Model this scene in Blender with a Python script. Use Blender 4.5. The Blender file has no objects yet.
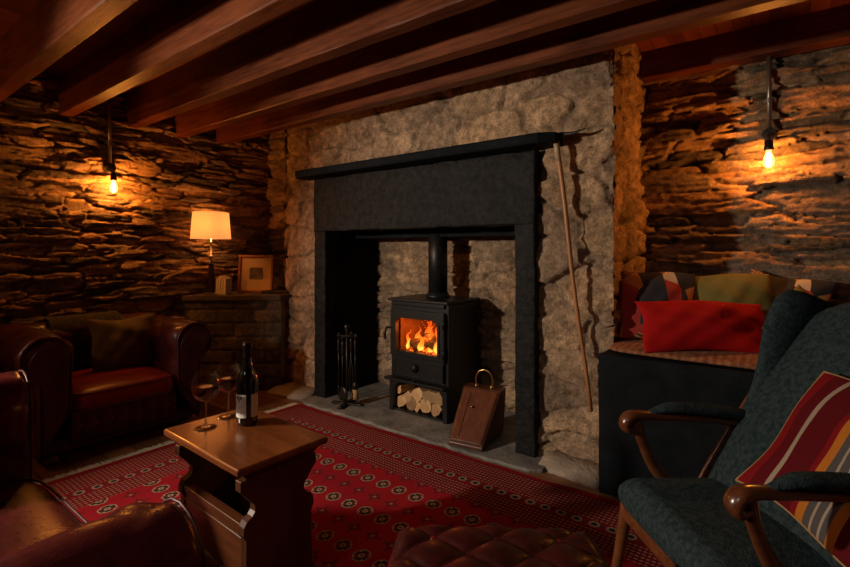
import bpy, bmesh, math, random
import numpy as np
from mathutils import Vector, Matrix, Euler
R = math.radians; PI = math.pi
C = bpy.context.scene.collection
SC = bpy.context.scene
random.seed(5)

# ---------------------------------------------------------------- camera, world, lights, exposure
cam = bpy.data.cameras.new('camera'); co = bpy.data.objects.new('camera', cam); C.objects.link(co)
co.location = (0, 0, 1.25); co.rotation_euler = (R(90), 0, R(37.388))
cam.sensor_width = 36; cam.lens = 20.228; cam.shift_y = -0.0394; cam.clip_start = 0.05
SC.camera = co
SC.view_settings.view_transform = 'Standard'; SC.view_settings.look = 'None'
SC.view_settings.gamma = 1; SC.view_settings.use_curve_mapping = False
SC.view_settings.exposure = 0.0
w = bpy.data.worlds.new('world'); SC.world = w; w.use_nodes = True
w.node_tree.nodes['Background'].inputs[0].default_value = (0.5, 0.4, 0.35, 1)
w.node_tree.nodes['Background'].inputs[1].default_value = 0.01

def light(name, kind, loc, power, col, radius=.05, aim=None, **kw):
    l = bpy.data.lights.new(name, kind); l.energy = power; l.color = col
    if kind == 'AREA': l.size = radius
    else: l.shadow_soft_size = radius
    for k, v in kw.items(): setattr(l, k, v)
    o = bpy.data.objects.new(name, l); C.objects.link(o); o.location = loc
    if aim: o.rotation_euler = (Vector(aim) - Vector(loc)).to_track_quat('-Z', 'Y').to_euler()
    return o
KEYC = (1.0, .84, .66)
BULBC = (1.0, .385, .08)
light('room_lamp_light', 'SPOT', (-3.2, -.9, 1.72), 320, KEYC, .07, (-.95, 2.4, .7), spot_size=R(88), spot_blend=.75)
light('room_fill_light', 'SPOT', (-.9, -1.3, 2.3), 24, (1, .90, .80), .25, (-.15, 1.35, .35), spot_size=R(72), spot_blend=.8)
light('near_wall_fill_light', 'POINT', (-4.0, -.35, 1.75), 12, BULBC, .03)  # added unseen fill without a fixture, brightens the left beam ends
light('left_bulb_light', 'POINT', (-4.17, 1.477, 1.745), 22, BULBC, .02)
light('right_bulb_light', 'POINT', (-.095, 3.31, 1.765), 18, BULBC, .02)
light('table_lamp_light', 'POINT', (-4.12, 2.235, 1.47), 2.6, (1, .44, .15), .03)
light('fire_light', 'POINT', (-2.22, 2.90, .66), 3.5, (1, .25, .04), .05)

# ---------------------------------------------------------------- node helpers
def mat(name, col=(.5, .5, .5), rough=.5, metal=0, **kw):
    m = bpy.data.materials.new(name); m.use_nodes = True
    b = m.node_tree.nodes['Principled BSDF']
    b.inputs['Base Color'].default_value = (*col, 1); b.inputs['Roughness'].default_value = rough
    b.inputs['Metallic'].default_value = metal
    for k, v in kw.items():
        b.inputs[k.replace('_', ' ')].default_value = v
    return m
def NT(m): return m.node_tree, m.node_tree.nodes['Principled BSDF']
def nd(nt, t, ins=None, **props):
    n = nt.nodes.new(t)
    for k, v in props.items(): setattr(n, k, v)
    for k, v in (ins or {}).items():
        if isinstance(v, S): v = v.s
        if isinstance(v, bpy.types.NodeSocket): nt.links.new(v, n.inputs[k])
        else: n.inputs[k].default_value = v
    return n
class S:
    def __init__(s, nt, sock): s.nt, s.s = nt, sock
    def op(s, o, *a):
        n = s.nt.nodes.new('ShaderNodeMath'); n.operation = o
        for i, v in enumerate((s,) + a):
            if isinstance(v, S): s.nt.links.new(v.s, n.inputs[i])
            else: n.inputs[i].default_value = v
        return S(s.nt, n.outputs[0])
    def __add__(s, o): return s.op('ADD', o)
    def __sub__(s, o): return s.op('SUBTRACT', o)
    def __mul__(s, o): return s.op('MULTIPLY', o)
    def __truediv__(s, o): return s.op('DIVIDE', o)
    def __lt__(s, o): return s.op('LESS_THAN', o)
    def __gt__(s, o): return s.op('GREATER_THAN', o)
    def abs(s): return s.op('ABSOLUTE')
    def fr(s): return s.op('FRACT')
    def min(s, o): return s.op('MINIMUM', o)
    def max(s, o): return s.op('MAXIMUM', o)
def xyz(nt, src='Object'):
    tc = nt.nodes.new('ShaderNodeTexCoord'); sp = nt.nodes.new('ShaderNodeSeparateXYZ')
    nt.links.new(tc.outputs[src], sp.inputs[0])
    return tc.outputs[src], [S(nt, sp.outputs[i]) for i in range(3)]
def mixc(nt, f, a, b):
    n = nt.nodes.new('ShaderNodeMix'); n.data_type = 'RGBA'
    for i, v in ((0, f), (6, a), (7, b)):
        if isinstance(v, S): v = v.s
        if isinstance(v, bpy.types.NodeSocket): nt.links.new(v, n.inputs[i])
        elif i == 0: n.inputs[0].default_value = v
        else: n.inputs[i].default_value = (*v, 1)
    return n.outputs[2]
def noise(nt, vec, scale, detail=4, stretch=None, rough=.6):
    if stretch:
        mp = nd(nt, 'ShaderNodeMapping', {'Vector': vec, 'Scale': stretch}); vec = mp.outputs[0]
    n = nd(nt, 'ShaderNodeTexNoise', {'Vector': vec, 'Scale': scale, 'Detail': detail, 'Roughness': rough})
    return S(nt, n.outputs['Fac'])
def ramp(nt, f, stops):
    n = nt.nodes.new('ShaderNodeValToRGB'); nt.links.new(f.s, n.inputs[0])
    e = n.color_ramp.elements
    while len(e) < len(stops): e.new(.5)
    for k, (p, c) in enumerate(stops): e[k].position = p; e[k].color = (*c, 1) if len(c) == 3 else c
    return n.outputs[0]
def bump(nt, b, h, strength=.5, dist=.01):
    n = nd(nt, 'ShaderNodeBump', {'Height': h, 'Strength': strength, 'Distance': dist})
    nt.links.new(n.outputs[0], b.inputs['Normal'])

def stone_mat(name, tint=(1, 1, 1), bs=.8):
    m = mat(name, rough=.9); nt, b = NT(m); b.inputs['Specular IOR Level'].default_value = .25
    v, _ = xyz(nt)
    at = nd(nt, 'ShaderNodeAttribute', attribute_name='col')
    n1 = noise(nt, v, 14, 8, rough=.7); n2 = noise(nt, v, 70, 5, rough=.7)
    n3 = noise(nt, v, 190, 3, rough=.8)
    k = (n1 * 2.2 + n2 * 2.4 + n3 * 1.2 - 1.75).op('MAXIMUM', .15)
    cm = nd(nt, 'ShaderNodeCombineXYZ', {0: k * tint[0], 1: k * tint[1], 2: k * tint[2]})
    mu = nd(nt, 'ShaderNodeVectorMath', operation='MULTIPLY')
    nt.links.new(at.outputs['Color'], mu.inputs[0]); nt.links.new(cm.outputs[0], mu.inputs[1])
    nt.links.new(mu.outputs[0], b.inputs['Base Color'])
    bump(nt, b, n1 * .6 + n2 * .6 + n3 * .2, bs, .035)
    return m
def wood_mat(name, a, bcol, axis='x', rough=.45, scale=6, coat=0, bs=.25):
    m = mat(name, a, rough); nt, b = NT(m)
    v, _ = xyz(nt)
    st = {'x': (.08, 1, 1), 'y': (1, .08, 1), 'z': (1, 1, .08)}[axis]
    n1 = noise(nt, v, scale * 4, 6, st, .65); n2 = noise(nt, v, 2.2, 2)
    f = (n1 * .8 + n2 * .5 - .15)
    nt.links.new(ramp(nt, f, [(.3, a), (.68, bcol)]), b.inputs['Base Color'])
    if 'beam' in name: b.inputs['Specular IOR Level'].default_value = .2
    b.inputs['Coat Weight'].default_value = coat; b.inputs['Coat Roughness'].default_value = .2
    bump(nt, b, n1, bs, .004)
    return m
def plank_mat(name, a, bcol, across, width, rough=.5, coat=0):
    m = mat(name, a, rough); nt, b = NT(m)
    v, P = xyz(nt); c = P[across]
    q = c / width; idx = q.op('FLOOR'); g = (q.fr() - .5).abs()
    rnd = (idx * 12.9898).op('SINE') * 43758.5
    rnd = rnd.fr()
    st = [1, 1, 1]; st[1 - across] = .08
    n1 = noise(nt, v, 26, 6, tuple(st), .65)
    f = n1 * .7 + rnd.abs() * .4 - .02
    col = ramp(nt, f, [(.25, a), (.75, bcol)])
    groove = (g > .475)
    nt.links.new(mixc(nt, groove * .75, col, (.006, .004, .003)), b.inputs['Base Color'])
    b.inputs['Coat Weight'].default_value = coat
    bump(nt, b, n1 * .15 + (g > .47) * -1.0, .6, .006)
    return m
def noisy(name, a, bcol, scale=8, rough=.6, bs=.3, bscale=120, bd=.003, metal=0, **kw):
    m = mat(name, a, rough, metal, **kw); nt, b = NT(m); v, _ = xyz(nt)
    n1 = noise(nt, v, scale, 5); n2 = noise(nt, v, bscale, 3)
    nt.links.new(ramp(nt, n1, [(.35, a), (.65, bcol)]), b.inputs['Base Color'])
    bump(nt, b, n2, bs, bd)
    return m

# ---------------------------------------------------------------- materials
slate = stone_mat('slate_stone'); granite = stone_mat('granite_stone', bs=1.0)
brickm = stone_mat('dark_brick')
beamwood = wood_mat('beam_wood', (.055, .013, .006), (.20, .055, .019), 'x', .42, 12, 0, .4)
boardm = plank_mat('ceiling_boards', (.13, .028, .014), (.28, .068, .028), 0, .085, .5)
floorm = plank_mat('floor_boards', (.13, .05, .018), (.30, .13, .05), 1, .16, .38, .2)
plaster = noisy('plaster', (.20, .14, .10), (.26, .19, .13), 3, .9)
blackstone = noisy('black_painted_stone', (.007, .0075, .0085), (.022, .022, .023), 26, .6, .8, 45, .008)
NT(blackstone)[1].inputs['Specular IOR Level'].default_value = 0.12
blackboard = noisy('black_painted_board', (.005, .007, .0095), (.010, .0125, .016), 9, .75, .5, 60, .006)
NT(blackboard)[1].inputs['Specular IOR Level'].default_value = 0.1
hearthm = noisy('hearth_slate', (.12, .115, .108), (.26, .24, .215), 6, .6, .6, 35, .012)
mortarm = noisy('pale_mortar', (.30, .24, .18), (.42, .34, .26), 9, .9, .8, 40, .012)
iron = noisy('stove_iron', (.007, .007, .0075), (.013, .013, .0135), 20, .42, .25, 260, .002)
NT(iron)[1].inputs['Specular IOR Level'].default_value = 0.35
ironp = noisy('wrought_iron', (.03, .025, .022), (.06, .05, .045), 30, .42, .3, 200, .002, metal=.7)
steel = mat('galvanised_steel', (.45, .42, .38), .35, .9)
brass = mat('brass', (.75, .5, .2), .28, 1)
chrome = mat('chrome', (.8, .8, .8), .15, 1)
rubberb = mat('black_bakelite', (.015, .013, .012), .4)
firebrick = noisy('fire_brick', (.12, .06, .035), (.22, .12, .07), 12, .95, .6, 60, .01)
tablewood = wood_mat('table_oak', (.11, .030, .009), (.27, .078, .021), 'x', .22, 4, .6, .06)
tabledark = wood_mat('table_dark_oak', (.045, .014, .007), (.11, .035, .014), 'z', .4, 5, .3, .15)
railwood = wood_mat('rail_oak', (.07, .02, .008), (.17, .05, .017), 'x', .35, 4, .4, .1)
mahog = wood_mat('mahogany', (.055, .016, .009), (.13, .042, .02), 'z', .38, 6, .3, .1)
armwood = wood_mat('chair_walnut', (.09, .025, .010), (.22, .075, .026), 'x', .27, 6, .5, .08)
stickw = wood_mat('stick_wood', (.30, .11, .035), (.52, .24, .085), 'z', .4, 8)
bark = noisy('log_bark', (.10, .06, .035), (.24, .15, .09), 25, .95, 1, 60, .01)
endgrain = noisy('split_log_wood', (.50, .27, .12), (.70, .44, .22), 18, .85, .6, 60, .005)
feltblack = noisy('black_cushion_cloth', (.012, .010, .009), (.05, .03, .02), 12, .95)
NT(feltblack)[1].inputs['Specular IOR Level'].default_value = .08
olive = noisy('olive_velvet', (.16, .13, .035), (.23, .19, .055), 5, .9, .3, 250, .002)
NT(olive)[1].inputs['Specular IOR Level'].default_value = .08
dkolive = noisy('olive_brown_cloth', (.15, .125, .075), (.22, .18, .11), 9, .95, .4, 200, .003)
NT(dkolive)[1].inputs['Specular IOR Level'].default_value = .08
redvel = noisy('red_velvet', (.38, .008, .007), (.52, .012, .011), 5, .8, .3, 250, .002)
NT(redvel)[1].inputs['Specular IOR Level'].default_value = .08
bluefab = noisy('blue_grey_wool', (.017, .030, .034), (.046, .066, .072), 60, .95, .9, 170, .006)
NT(bluefab)[1].inputs['Specular IOR Level'].default_value = 0.05
white = mat('paper_white', (.75, .68, .55), .8)
ink = mat('black_ink', (.02, .018, .016), .7)

def leather(name, a, bcol, rough=.33):
    m = mat(name, a, rough, Coat_Weight=.05, Coat_Roughness=.16, Specular_IOR_Level=.26); nt, b = NT(m); v, _ = xyz(nt)
    n1 = noise(nt, v, 5, 6, rough=.7); n3 = noise(nt, v, 30, 4)
    vo = nd(nt, 'ShaderNodeTexVoronoi', {'Vector': v, 'Scale': 190})
    nt.links.new(ramp(nt, n1 * .8 + n3 * .2, [(.36, a), (.64, bcol)]), b.inputs['Base Color'])
    nt.links.new((n3 * .25 + (rough - .1)).s, b.inputs['Roughness'])
    bump(nt, b, S(nt, vo.outputs['Distance']) * .4 + n3 * .6, .15, .005)
    return m
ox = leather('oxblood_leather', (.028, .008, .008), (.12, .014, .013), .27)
oxred = leather('oxblood_leather_red', (.10, .007, .007), (.24, .013, .012))  # redder leather; on the armchair seat its red also paints in lamp glow
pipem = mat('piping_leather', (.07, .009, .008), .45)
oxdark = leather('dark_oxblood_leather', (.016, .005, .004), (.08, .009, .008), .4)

for mm in (endgrain, bark):
    nt_, b_ = NT(mm); src = b_.inputs['Base Color'].links[0].from_socket
    oi = nt_.nodes.new('ShaderNodeObjectInfo'); k_ = S(nt_, oi.outputs['Random']) * .75 + .40
    vm = nd(nt_, 'ShaderNodeVectorMath', operation='SCALE'); nt_.links.new(src, vm.inputs[0]); nt_.links.new(k_.s, vm.inputs['Scale']); nt_.links.new(vm.outputs[0], b_.inputs['Base Color'])

# rug ------------------------------------------------------------
RX0, RX1, RY0, RY1 = -3.15, .62, .22, 2.448
def rug_mat():
    m = mat('bokhara_rug', rough=.95); nt, b = NT(m); b.inputs['Specular IOR Level'].default_value = .1
    v, (x, y, z) = xyz(nt)
    x = x + (noise(nt, v, 9, 2) - .5) * .012; y = y + (noise(nt, v, 7, 2) - .5) * .014
    dy = (y - RY0).min((y - RY1) * -1.0); dx = (x - RX0).min((x - RX1) * -1.0)
    e = dy.min(dx); side = (dx < dy)
    along = side * y + (side * -1.0 + 1.0) * x
    # field
    gu = (((x + 2.267) / .1105 + .5).fr() - .5) * .1105
    gv = (((y - 1.877) / .246 + .5).fr() - .5) * .246
    au, av = gu.abs(), gv.abs()
    oc = (au / .037).max(av / .040).max((au / .037 + av / .040) * .72)
    red = mixc(nt, noise(nt, v, 3, 3), (.22, .007, .013), (.38, .013, .022))
    ring = (oc < 1.0) * (oc > .85)
    inner = (oc < .85)
    quart = ((gu * gv) > 0.0)
    inn = mixc(nt, quart, (.035, .025, .028), (.12, .012, .012))
    cr = (oc < .36) * (oc > .14); dots = ((au / .024 - 1.0).abs() < .28) * ((av / .024 - 1.0).abs() < .3)
    c = mixc(nt, inner, red, inn)
    c = mixc(nt, (ring + cr * 1.0 + dots * inner).min(1.0), c, (.34, .26, .17))
    # minor crosses
    hv = (((y - 1.877) / .246).fr() - .5) * .246; hu = (((x + 2.267) / .1105).fr() - .5) * .1105
    hv, hu = hv.abs(), hu.abs()
    dm = hu / .034 + hv / .032
    mr = ((dm < 1.0) * (dm > .72)).max((hv < .004) * (hu < .045)).max((hu < .004) * (hv < .045))
    c = mixc(nt, mr * .85, c, (.045, .02, .02))
    c = mixc(nt, (dm < .30), c, (.30, .16, .10))
    # border
    ba = mixc(nt, noise(nt, v, 4, 3), (.12, .006, .010), (.22, .010, .014))
    du = ((along / .021).fr() - .5).abs(); dv = ((e / .0235).fr() - .5).abs()
    dot = (du < .30) * (dv < .20)
    bc = mixc(nt, dot * .8, ba, (.42, .20, .14))
    ln = ((e / .0235 + .5).fr() - .5).abs() < .10
    bc = mixc(nt, ln * .8, bc, (.03, .008, .01))
    band = (e > .228) * (e < .305)
    bu = (((along + 2.195) / .0785 + .5).fr() - .5).abs() * .0785; bv = (e - .266).abs()
    bo = (bu / .024).max(bv / .024).max((bu + bv) / .035)
    bb = mixc(nt, (bo < 1.0), (.20, .008, .012), (.28, .21, .14))
    bb = mixc(nt, (bo < .55), bb, (.03, .02, .03))
    bx = (((along + 2.195) / .0785).fr() - .5).abs() * .0785
    bb = mixc(nt, ((bx + bv) < .014), bb, (.08, .03, .03))
    bc = mixc(nt, band, bc, bb)
    bc = mixc(nt, (e < .040), bc, (.24, .008, .012))
    col = mixc(nt, (e < .435), c, bc)
    f = noise(nt, v, 300, 2) * .5 + .72
    mu = nd(nt, 'ShaderNodeVectorMath', operation='SCALE'); nt.links.new(col, mu.inputs[0]); nt.links.new(f.s, mu.inputs['Scale'])
    nt.links.new(mu.outputs[0], b.inputs['Base Color'])
    bump(nt, b, noise(nt, v, 260, 2), .6, .004)
    return m
def stripe_mat(name, stops, axis=0, rough=.9):
    m = mat(name, rough=rough, Specular_IOR_Level=.08); nt, b = NT(m); v, P = xyz(nt, 'UV')
    n = nt.nodes.new('ShaderNodeValToRGB'); n.color_ramp.interpolation = 'CONSTANT'
    w_ = P[axis] + (noise(nt, v, 3, 2) - .5) * .006
    nt.links.new(w_.s, n.inputs[0]); e = n.color_ramp.elements
    while len(e) < len(stops): e.new(.5)
    for k, (p, c) in enumerate(stops): e[k].position = p; e[k].color = (*c, 1)
    nt.links.new(n.outputs[0], b.inputs['Base Color'])
    wv = noise(nt, v, 160, 2, (1, .15, 1)); bump(nt, b, wv, .5, .003)
    return m
def patch_mat(name):
    m = mat(name, rough=.9); nt, b = NT(m); v, P = xyz(nt, 'UV')
    vo = nd(nt, 'ShaderNodeTexVoronoi', {'Vector': v, 'Scale': 3.6, 'Randomness': .8})
    sp = nt.nodes.new('ShaderNodeSeparateColor'); nt.links.new(vo.outputs['Color'], sp.inputs[0])
    n = nt.nodes.new('ShaderNodeValToRGB'); n.color_ramp.interpolation = 'CONSTANT'
    nt.links.new(sp.outputs[0], n.inputs[0]); e = n.color_ramp.elements
    st = [(0, (.02, .02, .025)), (.3, (.36, .03, .02)), (.62, (.30, .22, .05)), (.72, (.45, .16, .03)), (.84, (.02, .03, .03)), (.93, (.5, .42, .3))]
    while len(e) < len(st): e.new(.5)
    for k, (p, c) in enumerate(st): e[k].position = p; e[k].color = (*c, 1)
    strp = ((P[0] * 9.0 + P[1] * 22.0).fr() > .5) * (S(nt, sp.outputs[1]) > .62)
    nt.links.new(mixc(nt, strp, n.outputs[0], (.42, .20, .06)), b.inputs['Base Color'])
    bump(nt, b, noise(nt, v, 60, 3), .4, .004)
    return m

def glassy(name, tint=(1, 1, 1), refl=.12, rough=.03):
    m = bpy.data.materials.new(name); m.use_nodes = True; nt = m.node_tree; nt.nodes.clear()
    o = nt.nodes.new('ShaderNodeOutputMaterial')
    t = nd(nt, 'ShaderNodeBsdfTransparent', {0: (*tint, 1)}); g = nd(nt, 'ShaderNodeBsdfGlossy', {'Roughness': rough})
    fr = nd(nt, 'ShaderNodeLayerWeight', {'Blend': .35})
    f = S(nt, fr.outputs['Facing']).op('POWER', 2.0) * .75 + refl
    mx = nd(nt, 'ShaderNodeMixShader', {0: f}); nt.links.new(t.outputs[0], mx.inputs[1]); nt.links.new(g.outputs[0], mx.inputs[2])
    nt.links.new(mx.outputs[0], o.inputs[0])
    return m
def emis(name, col, st):
    m = mat(name, (0, 0, 0), 1); b = NT(m)[1]
    b.inputs['Emission Color'].default_value = (*col, 1); b.inputs['Emission Strength'].default_value = st
    return m
clearg = glassy('clear_glass', refl=.16); stemg = glassy('stem_glass', refl=.35)
def bulb_glass():
    m = glassy('bulb_glass', (1, .8, .5), .05); nt = m.node_tree
    out = [n for n in nt.nodes if n.type == 'OUTPUT_MATERIAL'][0]; mx = [n for n in nt.nodes if n.type == 'MIX_SHADER'][0]
    e = nd(nt, 'ShaderNodeEmission', {0: (1, .52, .13, 1), 1: 2.2}); a = nt.nodes.new('ShaderNodeAddShader')
    nt.links.new(mx.outputs[0], a.inputs[0]); nt.links.new(e.outputs[0], a.inputs[1]); nt.links.new(a.outputs[0], out.inputs[0])
    return m
bulbg = bulb_glass(); filam = emis('filament', (1, .72, .34), 60)

# ---------------------------------------------------------------- mesh helpers
def new(): return bmesh.new()
def obj(name, bm, m, parent=None, smooth=False, loc=(0, 0, 0), rot=(0, 0, 0), bevel=0, sub=0, norm=True):
    me = bpy.data.meshes.new(name)
    if norm: bmesh.ops.recalc_face_normals(bm, faces=bm.faces)
    if smooth:
        for f in bm.faces: f.smooth = True
    bm.to_mesh(me); bm.free()
    for mm in (m if isinstance(m, (list, tuple)) else [m]): me.materials.append(mm)
    o = bpy.data.objects.new(name, me); C.objects.link(o); o.location = loc; o.rotation_euler = rot
    if parent: o.parent = parent
    if bevel:
        b = o.modifiers.new('bevel', 'BEVEL'); b.width = bevel; b.segments = 3; b.limit_method = 'ANGLE'; b.angle_limit = R(40)
        b.harden_normals = False
    if sub:
        s_ = o.modifiers.new('sub', 'SUBSURF'); s_.levels = s_.render_levels = sub
    return o
def tag(o, label, cat, group=None, kind=None):
    o['label'] = label; o['category'] = cat
    if group: o['group'] = group
    if kind: o['kind'] = kind
    return o
def struct(o): o['kind'] = 'structure'; return o
def thing(name, label, cat, loc=(0, 0, 0), rotz=0, group=None):
    o = bpy.data.objects.new(name, None); C.objects.link(o); o.location = loc; o.rotation_euler = (0, 0, rotz)
    o.empty_display_size = .1
    return tag(o, label, cat, group)
def box(bm, c, s, rot=None):
    M = Matrix.Translation(c)
    if rot is not None: M = M @ Euler(rot).to_matrix().to_4x4()
    M = M @ Matrix.Diagonal((*s, 1))
    bmesh.ops.create_cube(bm, size=1, matrix=M); return bm
def loft(bm, rings, cap=True, closed=True):
    vs = [[bm.verts.new(p) for p in r] for r in rings]
    n = len(vs[0])
    for a, b in zip(vs, vs[1:]):
        for i in range(n if closed else n - 1):
            j = (i + 1) % n
            bm.faces.new((a[i], a[j], b[j], b[i]))
    if cap and closed:
        bm.faces.new(vs[0][::-1]); bm.faces.new(vs[-1])
    return bm
def frames(pts):
    P = [Vector(p) for p in pts]; out = []; prev = None
    for i, p in enumerate(P):
        t = (P[min(i + 1, len(P) - 1)] - P[max(i - 1, 0)]).normalized()
        if prev is None:
            a = Vector((0, 0, 1)) if abs(t.z) < .9 else Vector((1, 0, 0))
            n = (a - t * a.dot(t)).normalized()
        else: n = (prev - t * prev.dot(t)).normalized()
        prev = n; out.append((p, t, n, t.cross(n)))
    return out
def smooth_path(pts, n=8):
    P = [Vector(p) for p in pts]; Q = [P[0] * 2 - P[1]] + P + [P[-1] * 2 - P[-2]]; out = []
    for i in range(1, len(Q) - 2):
        a, b, c, d = Q[i - 1:i + 3]
        for k in range(n):
            t = k / n
            out.append(.5 * ((2 * b) + (c - a) * t + (2 * a - 5 * b + 4 * c - d) * t * t + (3 * b - a - 3 * c + d) * t ** 3))
    out.append(P[-1]); return out
def tube(bm, pts, r, seg=12, ell=(1, 1), round_ends=False):
    F_ = frames(pts); m = len(F_)
    rr = [r] * m if not isinstance(r, (list, tuple)) else [np.interp(i / (m - 1), np.linspace(0, 1, len(r)), r) for i in range(m)]
    rings = []
    if round_ends:
        p, t, n, b = F_[0]; R0 = rr[0]
        for k in (80, 50, 25): rings.append([(p - t * R0 * math.sin(R(k)) * ell[0]) + (n * math.cos(a) * ell[0] + b * math.sin(a) * ell[1]) * R0 * math.cos(R(k)) for a in np.linspace(0, 2 * PI, seg, False)])
    for (p, t, n, b), q in zip(F_, rr):
        rings.append([p + (n * math.cos(a) * ell[0] + b * math.sin(a) * ell[1]) * q for a in np.linspace(0, 2 * PI, seg, False)])
    if round_ends:
        p, t, n, b = F_[-1]; R0 = rr[-1]
        for k in (25, 50, 80): rings.append([(p + t * R0 * math.sin(R(k)) * ell[0]) + (n * math.cos(a) * ell[0] + b * math.sin(a) * ell[1]) * R0 * math.cos(R(k)) for a in np.linspace(0, 2 * PI, seg, False)])
    return loft(bm, rings)
def cyl(bm, p0, p1, r0, r1=None, seg=20):
    F_ = frames([p0, p1]); r1 = r0 if r1 is None else r1; rings = []
    for (p, t, n, b), q in zip(F_, (r0, r1)):
        rings.append([p + (n * math.cos(a) + b * math.sin(a)) * q for a in np.linspace(0, 2 * PI, seg, False)])
    return loft(bm, rings)
def lathe(bm, prof, c=(0, 0, 0), seg=28, cap=True):
    return loft(bm, [[(c[0] + r * math.cos(a), c[1] + r * math.sin(a), c[2] + z) for a in np.linspace(0, 2 * PI, seg, False)] for r, z in prof], cap)
def ball(bm, c, r, s=(1, 1, 1), seg=16):
    bmesh.ops.create_uvsphere(bm, u_segments=seg, v_segments=seg // 2 + 2, radius=r, matrix=Matrix.Translation(c) @ Matrix.Diagonal((*s, 1))); return bm
def prism(bm, pts, ax, d0, d1):
    """pts 2D in the other two axes, extruded along axis ax from d0 to d1"""
    def P(p, d):
        l = list(p); l.insert(ax, d); return l
    return loft(bm, [[P(p, d0) for p in pts], [P(p, d1) for p in pts]])
def superell(bm, c, s, e1=.3, e2=.3, n=24, m=None, crown=0):
    sg = lambda v, e: math.copysign(abs(v) ** e, v)
    rings = []
    for i in range(n + 1):
        ph = -PI / 2 + PI * i / n
        ph = max(min(ph, PI / 2 - .02), -PI / 2 + .02)
        r = []
        for j in range(2 * n):
            th = 2 * PI * j / (2 * n)
            x = sg(math.cos(ph), e2) * sg(math.cos(th), e1); y = sg(math.cos(ph), e2) * sg(math.sin(th), e1); z = sg(math.sin(ph), e2)
            z *= 1 + crown * (1 - x * x) * (1 - y * y)
            p = Vector((x * s[0] / 2, y * s[1] / 2, z * s[2] / 2))
            if m is not None: p = m @ p
            r.append(p + Vector(c))
        rings.append(r)
    return loft(bm, rings)
def pillow(name, w_, h_, t_, m, loc, rot, parent=None, seed=0, n=26, wr=.012, piping=None):
    bm = new(); uvl = bm.loops.layers.uv.new('UVMap'); rnd = random.Random(seed)
    ph = [rnd.uniform(0, 6) for _ in range(6)]; uvs = {}
    def pt(u, v, s_):
        x = w_ / 2 * u * (1 - .06 * (1 - v * v)); y = h_ / 2 * v * (1 - .06 * (1 - u * u))
        k = max(0, (1 - u ** 4) * (1 - v ** 4)) ** .5 * (.45 + .55 * (1 - u * u) * (1 - v * v))
        z = s_ * t_ / 2 * k + s_ * wr * k * (math.sin(5 * u + ph[0] + 3 * v) * math.sin(4 * v + ph[1]) + .5 * math.sin(11 * u - 7 * v + ph[2]))
        y += .01 * math.sin(3 * u + ph[3]); x += .008 * math.sin(4 * v + ph[4])
        return (x, y, z)
    us = np.sin(np.linspace(-PI / 2, PI / 2, n))
    G = {}
    for s_ in (1, -1):
        for i, u in enumerate(us):
            for j, v in enumerate(us):
                edge = i in (0, n - 1) or j in (0, n - 1)
                key = (i, j, 0 if edge else s_)
                if key not in G:
                    G[key] = bm.verts.new(pt(u, v, s_)); uvs[G[key]] = ((u + 1) / 2, (v + 1) / 2)
    def g(i, j, s_): return G[(i, j, 0 if (i in (0, n - 1) or j in (0, n - 1)) else s_)]
    for s_ in (1, -1):
        for i in range(n - 1):
            for j in range(n - 1):
                q = [g(i, j, s_), g(i + 1, j, s_), g(i + 1, j + 1, s_), g(i, j + 1, s_)]
                f = bm.faces.new(q if s_ > 0 else q[::-1]); f.smooth = True
                for l in f.loops: l[uvl].uv = uvs[l.vert]
    o = obj(name, bm, m, parent, False, loc, rot, norm=False)
    if piping:
        pb = new(); T = []
        for k in range(4):
            for i in range(n - 1):
                ij = [(i, 0), (n - 1, i), (n - 1 - i, n - 1), (0, n - 1 - i)][k]; T.append(pt(us[ij[0]], us[ij[1]], 0))
        T.append(T[0]); tube(pb, T, .004, 6); obj('piping', pb, piping, o, True)
    return o

# ---- stone height fields
def vnoise(x, y, seed):
    r = np.random.RandomState(seed).rand(128, 128)
    xi = np.floor(x).astype(int); yi = np.floor(y).astype(int); fx = x - xi; fy = y - yi
    fx = fx * fx * (3 - 2 * fx); fy = fy * fy * (3 - 2 * fy)
    g = lambda a, b: r[a % 128, b % 128]
    return (g(xi, yi) * (1 - fx) + g(xi + 1, yi) * fx) * (1 - fy) + (g(xi, yi + 1) * (1 - fx) + g(xi + 1, yi + 1) * fx) * fy
def fbm(x, y, seed, o=4):
    s_ = 0; a = .5
    for k in range(o): s_ = s_ + a * vnoise(x * 2 ** k, y * 2 ** k, seed + k); a *= .5
    return s_
def cells(U, V, su, sv, seed, p=4, jit=.9):
    rs = np.random.RandomState(seed); T = rs.rand(128, 128, 6)
    gx = U / su; gy = V / sv
    bx = np.floor(gx).astype(int); by = np.floor(gy).astype(int)
    F1 = np.full(U.shape, 9.); F2 = np.full(U.shape, 9.); I = np.zeros(U.shape + (6,)); DX = np.zeros(U.shape); DY = np.zeros(U.shape)
    for di in (-2, -1, 0, 1, 2):
        for dj in (-2, -1, 0, 1, 2):
            i = bx + di; j = by + dj; t = T[i % 128, j % 128]
            dx = gx - (i + .5 + jit * (t[..., 0] - .5) + .5 * (j % 2)); dy = gy - (j + .5 + jit * .75 * (t[..., 1] - .5))
            d = (np.abs(dx * (.75 + .6 * t[..., 5])) ** p + np.abs(dy) ** p) ** (1 / p)
            c = d < F1
            F2 = np.where(c, F1, np.minimum(F2, d)); DX = np.where(c, dx, DX); DY = np.where(c, dy, DY)
            I = np.where(c[..., None], t, I); F1 = np.where(c, d, F1)
    return F2 - F1, I, DX, DY
def ss(a, b, x): t = np.clip((x - a) / (b - a), 0, 1); return t * t * (3 - 2 * t)
def pal(t, cols):
    c = np.array(cols); i = np.clip((t * len(c)).astype(int), 0, len(c) - 1); return c[i]
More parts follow.
